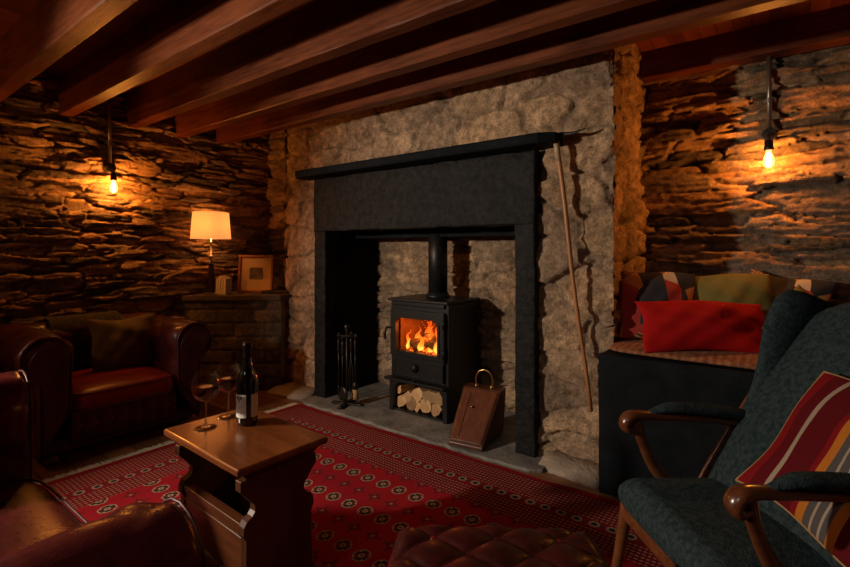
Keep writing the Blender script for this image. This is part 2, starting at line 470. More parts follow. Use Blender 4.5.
SLATE = [(.22, .16, .11), (.30, .22, .14), (.15, .115, .085), (.36, .26, .17), (.09, .075, .06), (.26, .17, .10), (.19, .15, .12)]
GRAN = [(.42, .34, .24), (.36, .30, .23), (.48, .38, .26), (.30, .25, .19), (.42, .34, .25)]
def slate_field(U, V, seed, su=.30, sv=.050, amp=1.):
    Vw = V + (fbm(U * .8, V * 1.2, seed + 3, 3) - .5) * .16 + (fbm(U * 9, V * 14, seed + 9, 3) - .5) * .022; Uw = U + (fbm(U * 4, V * 16, seed + 5, 3) - .5) * .30
    e, t, dx, dy = cells(Uw, Vw, su, sv, seed, 3.2, .95)
    e2, t2, dx2, dy2 = cells(Uw, Vw, su * 2.0, sv * 2.4, seed + 40, 3)
    big = (t2[..., 2] > .72)
    e = np.where(big, e2 * 1.8, e); t = np.where(big[..., None], t2, t); dx = np.where(big, dx2, dx); dy = np.where(big, dy2, dy)
    e = e + (fbm(U * 25, V * 60, seed + 55, 3) - .5) * .16
    h = ss(0.0, .16, e) * .034 + (t[..., 3] - .5) * .060 + dy * (t[..., 4] - .30) * .040 + dx * (t[..., 5] - .5) * .035
    lay = fbm(U * 7, (V + .02 * np.sin(U * 5)) * 70, seed + 12, 3)
    h = h + (lay - .45) * .030 + (fbm(U * 22, V * 45, seed + 20, 3) - .45) * .016 + (fbm(U * 1.1, V * 1.3, seed + 31, 2) - .45) * .05
    col = pal(t[..., 2], SLATE) * (.5 + 1.1 * fbm(U * 9, V * 45, seed + 25, 3))[..., None] * np.array((1.08, .95, .82))
    return h * amp, col
def granite_field(U, V, seed, su=.42, sv=.21, amp=1., red=0):
    Vw = V + (fbm(U * 1.6, V * 1.6, seed + 3, 3) - .5) * .16; Uw = U + (fbm(U * 3, V * 3, seed + 5, 3) - .5) * .16
    e, t, dx, dy = cells(Uw, Vw, su, sv, seed, 3.5)
    e = e + (fbm(U * 12, V * 12, seed + 60, 3) - .5) * .12
    m = ss(.02, .12, e)
    h = m * .030 + m * ((t[..., 3] - .5) * .022 + dy * (t[..., 4] - .5) * .03 + dx * (t[..., 5] - .5) * .02)
    h = h + (fbm(U * 9, V * 10, seed + 12, 4) - .45) * .045 + (fbm(U * 34, V * 38, seed + 17, 3) - .45) * .026
    col = pal(t[..., 2], GRAN) * m[..., None] + np.array((.36, .30, .23)) * (1 - m[..., None])
    dirt = fbm(U * 5, V * 6, seed + 33, 4)
    col = col * np.array((1.20, .99, .85)) * (.55 + .85 * dirt)[..., None] * (.5 + 1.05 * fbm(U * 34, V * 38, seed + 44, 3))[..., None]
    return h * amp, col
def heightwall(name, o, ud, nd_, ul, v0, v1, res, field, m, hole=None, parent=None, edge=None):
    """grid from origin o along ud (length ul) and up z, displaced along nd_"""
    nu = int(ul / res) + 1; nv = int((v1 - v0) / res) + 1
    us = np.linspace(0, ul, nu); vs = np.linspace(v0, v1, nv); U, V = np.meshgrid(us, vs, indexing='ij')
    h, col = field(U, V)
    if edge is not None: h = h + edge(U, V)
    o = np.array(o, float); ud = np.array(ud, float); nn = np.array(nd_, float)
    P = o + U[..., None] * ud + h[..., None] * nn; P[..., 2] += V
    idx = np.arange(nu * nv).reshape(nu, nv)
    a, b, c, d = idx[:-1, :-1], idx[1:, :-1], idx[1:, 1:], idx[:-1, 1:]
    keep = np.ones(a.shape, bool)
    if hole is not None:
        uc = (U[:-1, :-1] + U[1:, 1:]) / 2; vc = (V[:-1, :-1] + V[1:, 1:]) / 2; keep = ~hole(uc, vc)
    F_ = np.stack([a[keep], b[keep], c[keep], d[keep]], 1)
    if np.dot(np.cross(ud, (0, 0, 1)), nn) < 0: F_ = F_[:, ::-1]
    me = bpy.data.meshes.new(name); me.from_pydata(P.reshape(-1, 3).tolist(), [], F_.tolist())
    at = me.color_attributes.new('col', 'FLOAT_COLOR', 'POINT')
    cc = np.ones((nu * nv, 4)); cc[:, :3] = col.reshape(-1, 3); at.data.foreach_set('color', cc.ravel())
    me.materials.append(m); me.update()
    for p in me.polygons: p.use_smooth = True
    ob = bpy.data.objects.new(name, me); C.objects.link(ob)
    if parent: ob.parent = parent
    return ob

# ================================================================ SETTING
XL, YF, XR, ZC = -4.3, 2.72, -.79, 2.53
struct(obj('floor', box(new(), (-1.1, .6, -.05), (6.9, 6.2, .1)), floorm))
struct(obj('ceiling', box(new(), (-1.1, .6, ZC + .04), (6.9, 6.2, .08)), boardm))
struct(heightwall('wall_left', (XL, -.35, 0), (0, 1, 0), (1, 0, 0), 3.45, -.02, ZC + .02, .0085, lambda u, v: slate_field(u, v, 11, amp=.85), slate))
struct(obj('wall_left_rear', box(new(), (XL - .05, -1.42, ZC / 2), (.1, 2.2, ZC)), plaster))
struct(obj('wall_rear', box(new(), (-1.1, -2.52, ZC / 2), (6.7, .1, ZC)), plaster))
struct(obj('wall_right', box(new(), (2.12, .5, ZC / 2), (.1, 6.1, ZC)), plaster))
struct(heightwall('wall_chimney', (-3.66, YF, 0), (1, 0, 0), (0, -1, 0), 2.895, -.02, ZC + .02, .011,
    lambda u, v: granite_field(u, v, 71), granite, hole=lambda u, v: (u > .53) & (u < 2.38) & (v < 1.47)))
struct(heightwall('wall_return', (XR - .022, YF - .02, 0), (0, 1, 0), (1, 0, 0), .78, -.02, ZC + .02, .0125, lambda u, v: granite_field(u, v, 91, .36, .2, 1.3), granite))
struct(heightwall('wall_alcove', (XR - .05, 3.46, 0), (1, 0, 0), (0, -1, 0), 2.95, -.02, ZC + .02, .0095, lambda u, v: slate_field(u, v, 133, .34, .060), slate))
struct(heightwall('wall_niche', (XL - .02, 2.98, 0), (1, 0, 0), (0, -1, 0), .8, -.02, ZC + .02, .0125, lambda u, v: slate_field(u, v, 153), slate))
struct(heightwall('wall_niche_side', (-3.65, 2.98, 0), (0, -1, 0), (-1, 0, 0), .28, -.02, ZC + .02, .0125, lambda u, v: granite_field(u, v, 173), granite))
struct(heightwall('wall_fireplace_recess', (-3.15, 3.30, 0), (1, 0, 0), (0, -1, 0), 2.0, 0, 1.6, .0105, lambda u, v: granite_field(u, v, 193, .36, .075, 1.0), granite))
struct(obj('wall_recess_top', box(new(), (-2.18, 3.02, 1.50), (2.0, .66, .06)), blackboard))
struct(obj('wall_recess_right', box(new(), (-1.255, 3.04, .75), (.06, .56, 1.5)), mortarm))

# irregular pale kerb stones along the wall base
def kerb(name, pts, z, seed):
    rnd = random.Random(seed); bm = new()
    rings = []
    for x, y0, y1 in pts:
        j = rnd.uniform(-.012, .012)
        rings.append([(x, y0 + j * .5, 0), (x, y0 + .02 + j * .5, z * .45), (x, y0 + .07, z * .8 + j * .4), (x, y1 - .02, z + .02), (x, y1, 0)])
    loft(bm, rings); return obj(name, bm, mortarm, None, True)
struct(kerb('trim_1', [(-1.15 + .05 * i, 2.56 - .006 * i, 2.74) for i in range(8)], .05, 3))
struct(kerb('trim_2', [(-3.62 + .07 * i, 2.46 + .01 * i, 2.72) for i in range(7)], .05, 4))

# ================================================================ CEILING BEAMS
for (yb, lab) in ((.83, 'nearest thick wooden ceiling beam, crossing the top left corner'), (1.25, 'second wooden ceiling beam from the near side, left of the hanging conduit top'),
                  (1.70, 'middle one of the five wooden ceiling beams, brightest lit underneath'), (2.09, 'fourth wooden ceiling beam, next but one to the chimney wall'),
                  (2.46, 'last wooden ceiling beam, running just in front of the chimney stonework')):
    bm = new(); rings = []
    rnd = random.Random(int(yb * 100))
    for x in np.linspace(XL - .02, 2.05, 40):
        a, b, c, d = [rnd.uniform(-.0012, .0012) for _ in range(4)]
        z0 = 2.25
        rings.append([(x, yb - .092 + a, z0 + .008), (x, yb - .086 + a, z0 + b), (x, yb - .008 + c, z0 + b), (x, yb + c, z0 + .008), (x, yb + c, ZC + .005), (x, yb - .092 + a, ZC + .005)])
    loft(bm, rings)
    tag(obj('ceiling_beam', bm, beamwood), lab, 'beam', 'wooden ceiling beams')
tag(obj('header_beam', box(new(), (.65, 3.37, 2.45), (2.84, .12, .18)), beamwood, bevel=.006), 'dark wooden header beam against the stone wall above the alcove seat', 'beam')

# ================================================================ FIREPLACE
fs = thing('fireplace_surround', 'large black painted stone fireplace surround with thick mantel shelf', 'fireplace', (-2.18, 2.65, 0))
def lx(x): return x + 2.18
def roughbox(x0, x1, y0, y1, z0, z1, seed, res=.03, amp=.008):
    bm = new(); box(bm, ((x0 + x1) / 2, (y0 + y1) / 2, (z0 + z1) / 2), (x1 - x0, y1 - y0, z1 - z0))
    for ax, n in ((0, (x1 - x0)), (1, y1 - y0), (2, z1 - z0)):
        k = int(n / res)
        lo = (x0, y0, z0)[ax]
        for i in range(1, k):
            nrm = [0, 0, 0]; nrm[ax] = 1; c = [0, 0, 0]; c[ax] = lo + n * i / k
            bmesh.ops.bisect_plane(bm, geom=bm.verts[:] + bm.edges[:] + bm.faces[:], plane_co=c, plane_no=nrm)
    for v in bm.verts:
        q = np.array([v.co.x, v.co.y, v.co.z]); s_ = seed
        v.co.x += (float(fbm(np.array(q[1] * 9 + 50), np.array(q[2] * 9 + 50), s_)) - .45) * amp
        v.co.y += (float(fbm(np.array(q[0] * 9 + 50), np.array(q[2] * 9 + 50), s_ + 7)) - .45) * amp
        v.co.z += (float(fbm(np.array(q[0] * 9 + 50), np.array(q[1] * 9 + 50), s_ + 13)) - .45) * amp
    return bm
obj('lintel', roughbox(-1.02, .982, -.014, .14, 1.405, 1.845, 5, .04, .014), blackstone, fs, True, bevel=.008)
obj('jamb', roughbox(-1.02, -.885, -.008, .14, .015, 1.41, 15, .035, .014), blackstone, fs, True, bevel=.008)
obj('jamb', roughbox(.85, .980, -.014, .14, .015, 1.41, 25, .035, .016), blackstone, fs, True, bevel=.008)
obj('cheek_panel', box(new(), (-.905, .385, .715), (.045, .54, 1.40)), blackboard, fs, bevel=.004)
obj('inner_lintel', box(new(), (0.0, .48, 1.40), (1.80, .30, .10)), blackboard, fs, bevel=.004)
bm = new(); sh = [(-1.15, -.10), (-1.10, -.145), (1.06, -.15), (1.15, -.10), (1.13, .06), (-1.13, .06)]
loft(bm, [[(x * (1 - .004), y + .008, 1.85) for x, y in sh], [(x, y, 1.865) for x, y in sh], [(x, y, 1.90) for x, y in sh], [(x * (1 - .003), y + .006, 1.91) for x, y in sh]])
obj('mantel_shelf', bm, blackboard, fs, bevel=.006)

# hearth
bm = new(); rnd = random.Random(8); front = []
for x in np.linspace(-3.2, -1.10, 34):
    front.append((x, 2.47 + rnd.uniform(-.014, .014) + (.05 if x > -1.13 or x < -3.15 else 0)))
out = front + [(-1.12, 2.72), (-1.22, 2.74), (-1.22, 3.29), (-3.05, 3.29), (-3.07, 2.75), (-3.2, 2.72)]
loft(bm, [[(x, y, 0) for x, y in out], [(x, y, .015) for x, y in out], [(x, y + (.006 if y < 2.6 else 0), .02) for x, y in out]])
tag(obj('hearth', bm, hearthm, bevel=.003), 'grey slate hearth slab under the stove', 'hearth')

# ================================================================ STOVE
SX, SY = -2.19, 2.774; HW = .27
st = thing('wood_stove', 'black cast iron wood burning stove with fire behind its glass', 'stove', (SX, SY, .02))
Z0 = .02
def zz(z): return z - Z0
# shell: sides, back, floor, log store
bm = new()
for s_ in (-1, 1): box(bm, (s_ * (HW - .0125), .215, zz(.44)), (.025, .40, .83))
box(bm, (0, .405, zz(.44)), (2 * HW - .06, .02, .83)); box(bm, (0, .2, zz(.845)), (2 * HW - .06, .40, .03))
box(bm, (0, .2, zz(.44)), (2 * HW - .06, .39, .02)); box(bm, (0, .2, zz(.275)), (2 * HW - .06, .39, .02))
box(bm, (0, .03, zz(.36)), (2 * HW - .06, .02, .19)); box(bm, (0, .03, zz(.805)), (2 * HW - .04, .02, .11))
obj('body', bm, iron, st, bevel=.004)
obj('top_plate', box(new(), (0, .205, zz(.871)), (2 * HW + .025, .445, .022)), iron, st, bevel=.007)
obj('firebox_lining', box(new(), (0, .37, zz(.63)), (.46, .03, .36)), firebrick, st)
for s_ in (-1, 1): obj('firebox_side_brick', box(new(), (s_ * .225, .21, zz(.63)), (.02, .3, .36)), firebrick, st)
def ringprism(bm, outer, inner, y0, y1):
    vo = [[bm.verts.new((x, y, z)) for x, z in outer] for y in (y0, y1)]
    vi = [[bm.verts.new((x, y, z)) for x, z in inner] for y in (y0, y1)]
    n = len(outer)
    for i in range(n):
        j = (i + 1) % n
        bm.faces.new((vo[0][i], vo[0][j], vi[0][j], vi[0][i])); bm.faces.new((vo[1][i], vi[1][i], vi[1][j], vo[1][j]))
        bm.faces.new((vo[0][i], vo[1][i], vo[1][j], vo[0][j])); bm.faces.new((vi[0][i], vi[0][j], vi[1][j], vi[1][i]))
    return bm
def rrect(w_, z0, z1, r, n=8, cx=0, arch=0):
    pts = []
    for k, (sx, sz) in enumerate(((1, 1), (-1, 1), (-1, -1), (1, -1))):
        rr = r if sz > 0 else r * .25
        for i in range(n):
            a = PI / 2 * k + PI / 2 * i / (n - 1)
            x = cx + sx * (w_ / 2 - rr) + rr * math.cos(a); z = (z1 - rr if sz > 0 else z0 + rr) + rr * math.sin(a)
            if sz > 0: z += arch * (1 - (2 * (x - cx) / w_) ** 2)
            pts.append((x, zz(z)))
    return pts
door = thing  # placeholder name kept unused
bm = new(); ringprism(bm, rrect(.50, .452, .80, .012), rrect(.39, .492, .735, .045, arch=.012), -.02, .018)
dr = obj('door', bm, iron, st, bevel=.004)
bm = new(); ringprism(bm, rrect(.43, .475, .752, .05, arch=.012), rrect(.39, .492, .735, .045, arch=.012), -.026, -.018); obj('door_moulding', bm, iron, dr, bevel=.002)
bm = new(); box(bm, (0, .006, zz(.615)), (.40, .004, .27)); sootg = glassy('stove_glass', (.95, .80, .65), .03); obj('glass', bm, sootg, dr)
bm = new(); tube(bm, smooth_path([(-.245, -.02, zz(.66)), (-.262, -.05, zz(.655)), (-.272, -.06, zz(.62)), (-.268, -.058, zz(.57))]), [.007, .009, .012, .009]); obj('handle', bm, ironp, dr, True)
for z in (.51, .72):
    bm = new(); cyl(bm, (.243, -.012, zz(z - .035)), (.243, -.012, zz(z + .035)), .011); ball(bm, (.243, -.012, zz(z + .04)), .011); obj('hinge', bm, iron, dr, True)
bm = new(); ringprism(bm, rrect(.47, .30, .435, .006), rrect(.42, .315, .42, .006), -.008, .018)
box(bm, (0, .006, zz(.3675)), (.43, .02, .11)); ad = obj('ash_door', bm, iron, st, bevel=.003)
bm = new(); lathe(bm, [(.001, -.014), (.03, -.012), (.034, 0), (.022, .01), (.012, .02), (.001, .022)]); obj('vent_knob', bm, iron, ad, True, (-.02, -.012, zz(.375)), (R(90), 0, 0))
bm = new(); box(bm, (0, -.03, zz(.276)), (.555, .07, .016)); lathe(bm, [(.012, 0), (.012, .012), (.004, .016)], (.0, -.05, zz(.284)), 12); obj('ash_ledge', bm, iron, st, bevel=.003)
bm = new()
for s_ in (-1, 1):
    prism(bm, [(s_ * .27, zz(.268)), (s_ * .27, zz(.02)), (s_ * .235, zz(.02)), (s_ * .228, zz(.20)), (s_ * .20, zz(.235)), (s_ * .10, zz(.245)), (0, zz(.247)), (0, zz(.268))], 1, -.008, .02)
obj('log_store_front', bm, iron, st, bevel=.002)
bm = new(); box(bm, (0, .2, zz(.03)), (.48, .39, .012)); obj('log_store_base', bm, iron, st)
bm = new(); lathe(bm, [(.094, 0), (.096, .012), (.088, .02), (.084, .035), (.078, .04)]); obj('flue_collar', bm, iron, st, True, (.0, .258, zz(.882)))
bm = new(); lathe(bm, [(.075, 0), (.075, .60)], seg=32); fl = obj('flue_pipe', bm, iron, st, True, (.0, .258, zz(.885)))
# fire
fire = thing('fire', 'orange log fire burning behind the stove glass', 'fire', (SX, SY, .46))
def flame_mat():
    m = bpy.data.materials.new('flame'); m.use_nodes = True; nt = m.node_tree; nt.nodes.clear(); o = nt.nodes.new('ShaderNodeOutputMaterial')
    v, P = xyz(nt, 'Object')
    f = P[2] * 3.6 + (noise(nt, v, 14, 3, (1, 1, .35)) - .5) * 1.2
    col = ramp(nt, f, [(0, (1, .45, .08)), (.35, (1, .24, .025)), (.75, (.85, .09, .01)), (1, (.4, .02, .0))])
    stg = ramp(nt, f, [(0, (5.,) * 3), (.4, (2.6,) * 3), (1, (.5,) * 3)])
    lw = nd(nt, 'ShaderNodeLayerWeight', {'Blend': .5})
    al = (S(nt, lw.outputs['Facing']) * -1.0 + 1.0).op('POWER', 1.2) * .85
    e = nd(nt, 'ShaderNodeEmission', {0: col, 1: stg}); t = nt.nodes.new('ShaderNodeBsdfTransparent')
    mx = nd(nt, 'ShaderNodeMixShader', {0: al}); nt.links.new(t.outputs[0], mx.inputs[1]); nt.links.new(e.outputs[0], mx.inputs[2]); nt.links.new(mx.outputs[0], o.inputs[0])
    return m
flm = flame_mat()
rnd = random.Random(21)
for (x, y, hh, wd) in ((-.18, .12, .15, .035), (.02, .13, .19, .04), (.10, .12, .21, .045), (.18, .13, .17, .035), (-.06, .12, .16, .035), (-.15, .20, .17, .04), (-.09, .26, .25, .045), (-.03, .22, .2, .04), (.03, .25, .26, .045), (.07, .2, .2, .04), (.12, .25, .24, .04), (.16, .2, .16, .035), (-.12, .3, .27, .05), (.0, .31, .27, .05), (.14, .31, .27, .04)):
    bm = new(); pts = [(x + .02 * math.sin(k * 1.3 + x * 40) * (k / 5), y, .02 + hh * k / 7) for k in range(8)]
    tube(bm, smooth_path(pts, 3), [wd * .7, wd, wd * .9, wd * .65, wd * .45, wd * .3, wd * .15, .002], 12, (.6, 1)); obj('flame', bm, flm, fire, True)
def ember_mat():
    m = mat('glowing_embers', (.05, .03, .02), .9); nt, b = NT(m); v, _ = xyz(nt); n1 = noise(nt, v, 35, 4, rough=.7)
    nt.links.new(ramp(nt, n1, [(.44, (0, 0, 0)), (.56, (1, .16, .02)), (.7, (1, .5, .12))]), b.inputs['Emission Color']); b.inputs['Emission Strength'].default_value = 3.5
    return m
emb = ember_mat(); bm = new()
for k in range(60):
    bmesh.ops.create_icosphere(bm, subdivisions=1, radius=rnd.uniform(.010, .02), matrix=Matrix.Translation((rnd.uniform(-.19, .19), rnd.uniform(.06, .34), rnd.uniform(0, .035))))
e_ = obj('embers', bm, emb, fire); e_['kind'] = 'stuff'
charlog = noisy('charred_log', (.08, .06, .045), (.30, .24, .18), 22, .95, 1, 70, .01)
for (a, b, r) in (((-.17, .13, .055), (.02, .2, .075), .036), ((.0, .12, .07), (.17, .2, .06), .04), ((-.1, .24, .10), (.14, .15, .115), .033)):
    bm = new(); tube(bm, smooth_path([a, ((a[0] + b[0]) / 2, (a[1] + b[1]) / 2, (a[2] + b[2]) / 2 + .008), b], 4), [r, r * 1.08, r * .95], 9); obj('burning_log', bm, charlog, fire, True)

# logs in the store
logs = [(-.185, .075, .048, 12, 'split log at the left end of the log store'), (-.135, .128, .044, 200, 'split log resting on the left of the stored pile'), (-.085, .085, .05, 100, 'log in the second place from the left, bottom of the pile'),
        (-.03, .068, .038, 40, 'small log at the bottom middle of the pile'), (-.04, .16, .058, 190, 'big wedge log in the top middle of the pile'), (.055, .09, .05, 80, 'split log right of middle in the pile'),
        (.075, .17, .058, 160, 'big triangular log at the top right of the pile'), (.155, .075, .052, 20, 'log at the lower right end of the pile'), (.17, .165, .045, 250, 'log at the upper right end, against the stove wall'), (-.205, .17, .032, 60, 'thin log at the top left of the pile')]
for k, (x, z, r, a, lab) in enumerate(logs):
    bm = new(); rnd = random.Random(k); n = 11; out = []; r *= 1.12
    wedge = k % 3 != 2
    for i in range(n):
        t = i / n * 2 * PI; rr = r * rnd.uniform(.9, 1.08)
        if wedge and t > 4.0: rr *= .62
        out.append((rr * math.cos(t + R(a)), rr * math.sin(t + R(a))))
    rings = [[(p[0] * s_, y, p[1] * s_) for p in out] for y, s_ in ((-.15, .97), (-.146, 1), (0, 1.02), (.15, 1))]
    loft(bm, rings); bm.faces.ensure_lookup_table()
    for f in bm.faces:
        if len(f.verts) > 4 or (wedge and abs(f.normal.y) < .5 and f.index % n > 7): f.material_index = 1
    bm.normal_update()
    for f in bm.faces:
        if len(f.verts) == n: f.material_index = 1
    tag(obj('firewood_log', bm, [bark, endgrain], None, False, (SX + x, SY + .185, z + .005), (0, 0, R(rnd.uniform(-4, 4)))), lab, 'log', 'logs in the stove log store')

# ================================================================ SCUTTLE
fd = Vector((.214, .032, 0)).normalized(); ang = math.atan2(.032, .214)
sc = thing('coal_scuttle', 'mahogany coal scuttle with slanted lid and brass handle on the hearth', 'coal scuttle', (-1.60, 2.50, .022), ang)
bm = new()
def sring(y0, z): return [(-.11 - .02 * z / .33, y0, z), (.11 + .02 * z / .33, y0, z)]
L_ = [[(x, .0, 0), (x, .0, .02), (x + sx * .02, .28, .30), (x + sx * .02, .38, .30), (x, .38, 0)] for x, sx in ((-.115, -1), (.115, 1))]
loft(bm, L_); obj('case', bm, mahog, sc, bevel=.005)
sl = math.atan2(.28, .28); N_ = Vector((0, -math.sin(sl), math.cos(sl)))
bm = new()
def slp(x, t, off): return Vector((x * (1 + .17 * t), .28 * t, .02 + .28 * t)) + N_ * off
ring = lambda o_, s_: [slp(-.105 * s_, .05, o_), slp(.105 * s_, .05, o_), slp(.105 * s_, .95, o_), slp(-.105 * s_, .95, o_)]
loft(bm, [ring(0, 1), ring(.006, 1), ring(.010, .9)]); ld = obj('lid', bm, wood_mat('mahogany_lid', (.09, .028, .015), (.20, .065, .03), 'z', .33, 6, .4, .1), sc, bevel=.002)
bm = new(); ball(bm, slp(-.02, .62, .022), .009); cyl(bm, slp(-.02, .62, .004), slp(-.02, .62, .02), .004); obj('lid_knob', bm, brass, ld, True)
bm = new(); cyl(bm, slp(-.055, .1, .012), slp(-.055, .9, .012), .0022, seg=6); obj('brass_inlay', bm, brass, ld)
bm = new(); tube(bm, smooth_path([(-.055, .32, .30), (-.06, .32, .355), (-.038, .32, .40), (0, .32, .415), (.038, .32, .40), (.06, .32, .355), (.055, .32, .30)], 6), .0055, 10)
for s_ in (-1, 1): lathe(bm, [(.014, 0), (.014, .008), (.008, .014)], (s_ * .055, .32, .30), 12)
obj('handle', bm, brass, sc, True)

# ================================================================ FIRE TOOLS
tx, ty = -2.80, 2.64
ts = thing('fire_tool_stand', 'wrought iron fire tool stand with ball finial left of the stove', 'fire tool stand', (tx, ty, .02))
bm = new(); box(bm, (0, 0, .012), (.26, .035, .014), (0, 0, R(20))); box(bm, (0, 0, .012), (.035, .26, .014), (0, 0, R(20))); obj('base', bm, ironp, ts, bevel=.003)
bm = new(); cyl(bm, (0, 0, .015), (0, 0, .60), .008); obj('pole', bm, ironp, ts, True)
bm = new(); ball(bm, (0, 0, .62), .022); lathe(bm, [(.012, .59), (.016, .597), (.01, .604)]); obj('finial', bm, ironp, ts, True)
bm = new(); cyl(bm, (-.085, -.03, .545), (.085, .03, .545), .005); cyl(bm, (-.03, .085, .545), (.03, -.085, .545), .005)
for p in ((-.085, -.03), (.085, .03), (-.03, .085), (.03, -.085)): tube(bm, smooth_path([(p[0], p[1], .545), (p[0] * .95, p[1] * .95, .54), (p[0] * .9, p[1] * .9, .555)], 4), .004, 8)
obj('hanger', bm, ironp, ts, True)
hooks = [((-.070, -.024), 'poker'), ((.070, .024), 'brush'), ((-.026, .070), 'tongs'), ((.026, -.070), 'shovel')]
for (p, kd) in hooks:
    t = thing('hearth_' + kd, {'poker': 'thin iron poker hanging from the left side of the fire tool stand', 'brush': 'hearth brush hanging from the right side of the fire tool stand', 'tongs': 'iron tongs hanging behind the pole of the fire tool stand', 'shovel': 'small iron shovel hanging in front of the fire tool stand pole'}[kd], 'fire tool', (tx + p[0], ty + p[1], .07))
    bm = new(); tube(bm, smooth_path([(0, 0, .40), (.0, 0, .49), (.012, 0, .505), (0, 0, .515), (-.012, 0, .505), (0, 0, .49)], 4), .004, 8)
    cyl(bm, (0, 0, .10), (0, 0, .42), .0045, seg=10); obj('shaft', bm, ironp, t, True)
    bm = new(); lathe(bm, [(.005, .36), (.010, .38), (.008, .42), (.011, .45), (.005, .47)]); obj('grip', bm, ironp, t, True)
    bm = new()
    if kd == 'poker': tube(bm, smooth_path([(0, 0, .10), (0, 0, .03), (0, 0, 0)], 4), [.0045, .006, .002]); tube(bm, smooth_path([(0, 0, .04), (.02, 0, .05), (.028, 0, .075)], 4), [.005, .004, .002])
    elif kd == 'brush': lathe(bm, [(.006, .14), (.018, .12), (.02, .08)]); 
    elif kd == 'tongs':
        for s_ in (-1, 1): tube(bm, smooth_path([(0, 0, .30), (s_ * .022, 0, .2), (s_ * .018, 0, .08), (s_ * .004, 0, .03)], 5), .004, 8)
    else: loft(bm, [[(-.02, -.002, .11), (.02, -.002, .11), (.02, .002, .11), (-.02, .002, .11)], [(-.04, .01, .08), (.04, .01, .08), (.04, .014, .08), (-.04, .014, .08)], [(-.045, .008, .0), (.045, .008, .0), (.045, .012, .0), (-.045, .012, .0)]])
    obj('head', bm, ironp, t, True)
    if kd == 'brush':
        bm = new(); lathe(bm, [(.02, .08), (.026, .04), (.03, .005)], seg=24); obj('bristles', bm, noisy('bristles', (.35, .2, .09), (.5, .32, .15), 60, .9), t, True)

# ================================================================ HOOKED STICK
hk = thing('hooked_stick', 'long wooden stick with an iron pick head hanging right of the fireplace', 'stick', (-1.055, 2.60, 1.88))
bm = new(); e0, e1 = Vector((0, 0, 0)), Vector((.19, .02, -1.51))
tube(bm, [e0.lerp(e1, k / 12) + Vector((.005 * math.sin(k * .7), 0, 0)) for k in range(13)], [.014, .014, .012, .011, .010], 12); obj('shaft', bm, stickw, hk, True)
bm = new(); cyl(bm, (-.002, 0, .02), (.017, 0, -.13), .017, .0155, 14); obj('collar', bm, noisy('worn_bone', (.42, .30, .17), (.55, .42, .26), 30, .5), hk, True)
bm = new(); tube(bm, smooth_path([(-.09, 0, .012), (-.03, 0, .022), (.03, 0, .022), (.10, 0, .018), (.17, .0, .035)], 5), [.004, .010, .012, .009, .003], 8, (1, .6)); obj('pick_head', bm, ironp, hk, True)

# ================================================================ BRICK PLINTH, LAMP, FRAME
def brick_field(U, V, seed=7):
    row = np.floor(V / .12); bu = U / .27 + .5 * (row % 2); fu = bu - np.floor(bu); fv = V / .12 - row
    ed = np.minimum(np.minimum(fu, 1 - fu) * .27, np.minimum(fv, 1 - fv) * .12) + (fbm(U * 20, V * 20, seed) - .45) * .008
    m = ss(.004, .012, ed); r = np.random.RandomState(seed).rand(40, 40)[(np.floor(bu).astype(int)) % 40, row.astype(int) % 40]
    h = m * .012 + (fbm(U * 18, V * 18, seed + 3) - .45) * .014 + (r - .5) * .01
    col = (np.array((.075, .065, .058)) * (.6 + r[..., None] * 1.2)) * m[..., None] + np.array((.13, .10, .07)) * (1 - m[..., None])
    patch = ss(.56, .66, fbm(U * 5, V * 6, seed + 9)); col = col * (1 - patch[..., None]) + np.array((.20, .15, .10)) * patch[..., None]
    return h, col
pl = thing('brick_plinth', 'dark brick corner plinth with a flat stone top under the lamp', 'plinth', (0, 0, 0))
a = np.array((-4.34, 2.01)); b = np.array((-3.6, 2.60)); L0 = np.linalg.norm(b - a); dv = (b - a) / L0; nv = np.array((dv[1], -dv[0]))
heightwall('brick_front', (a[0], a[1], 0), (dv[0], dv[1], 0), (nv[0], nv[1], 0), L0, 0, .82, .01, lambda u, v: brick_field(u, v), brickm, parent=pl)
bm = new(); top = [tuple(a + nv * .03), tuple(b + nv * .03), (-3.6, 2.96), (-4.34, 2.96)]; loft(bm, [[(x, y, .80) for x, y in top], [(x, y, .85) for x, y in top]])
obj('top_slab', bm, noisy('plinth_slab', (.07, .05, .035), (.14, .10, .065), 8, .85, .8, 40, .01), pl, bevel=.008)
bm = new(); s2 = [tuple(a - nv * .02 + dv * .12), tuple(b - nv * .02 - dv * .03), (-3.68, 2.86), (-4.2, 2.86)]; loft(bm, [[(x, y, 0) for x, y in s2], [(x, y, .80) for x, y in s2]]); obj('core', bm, mortarm, pl)

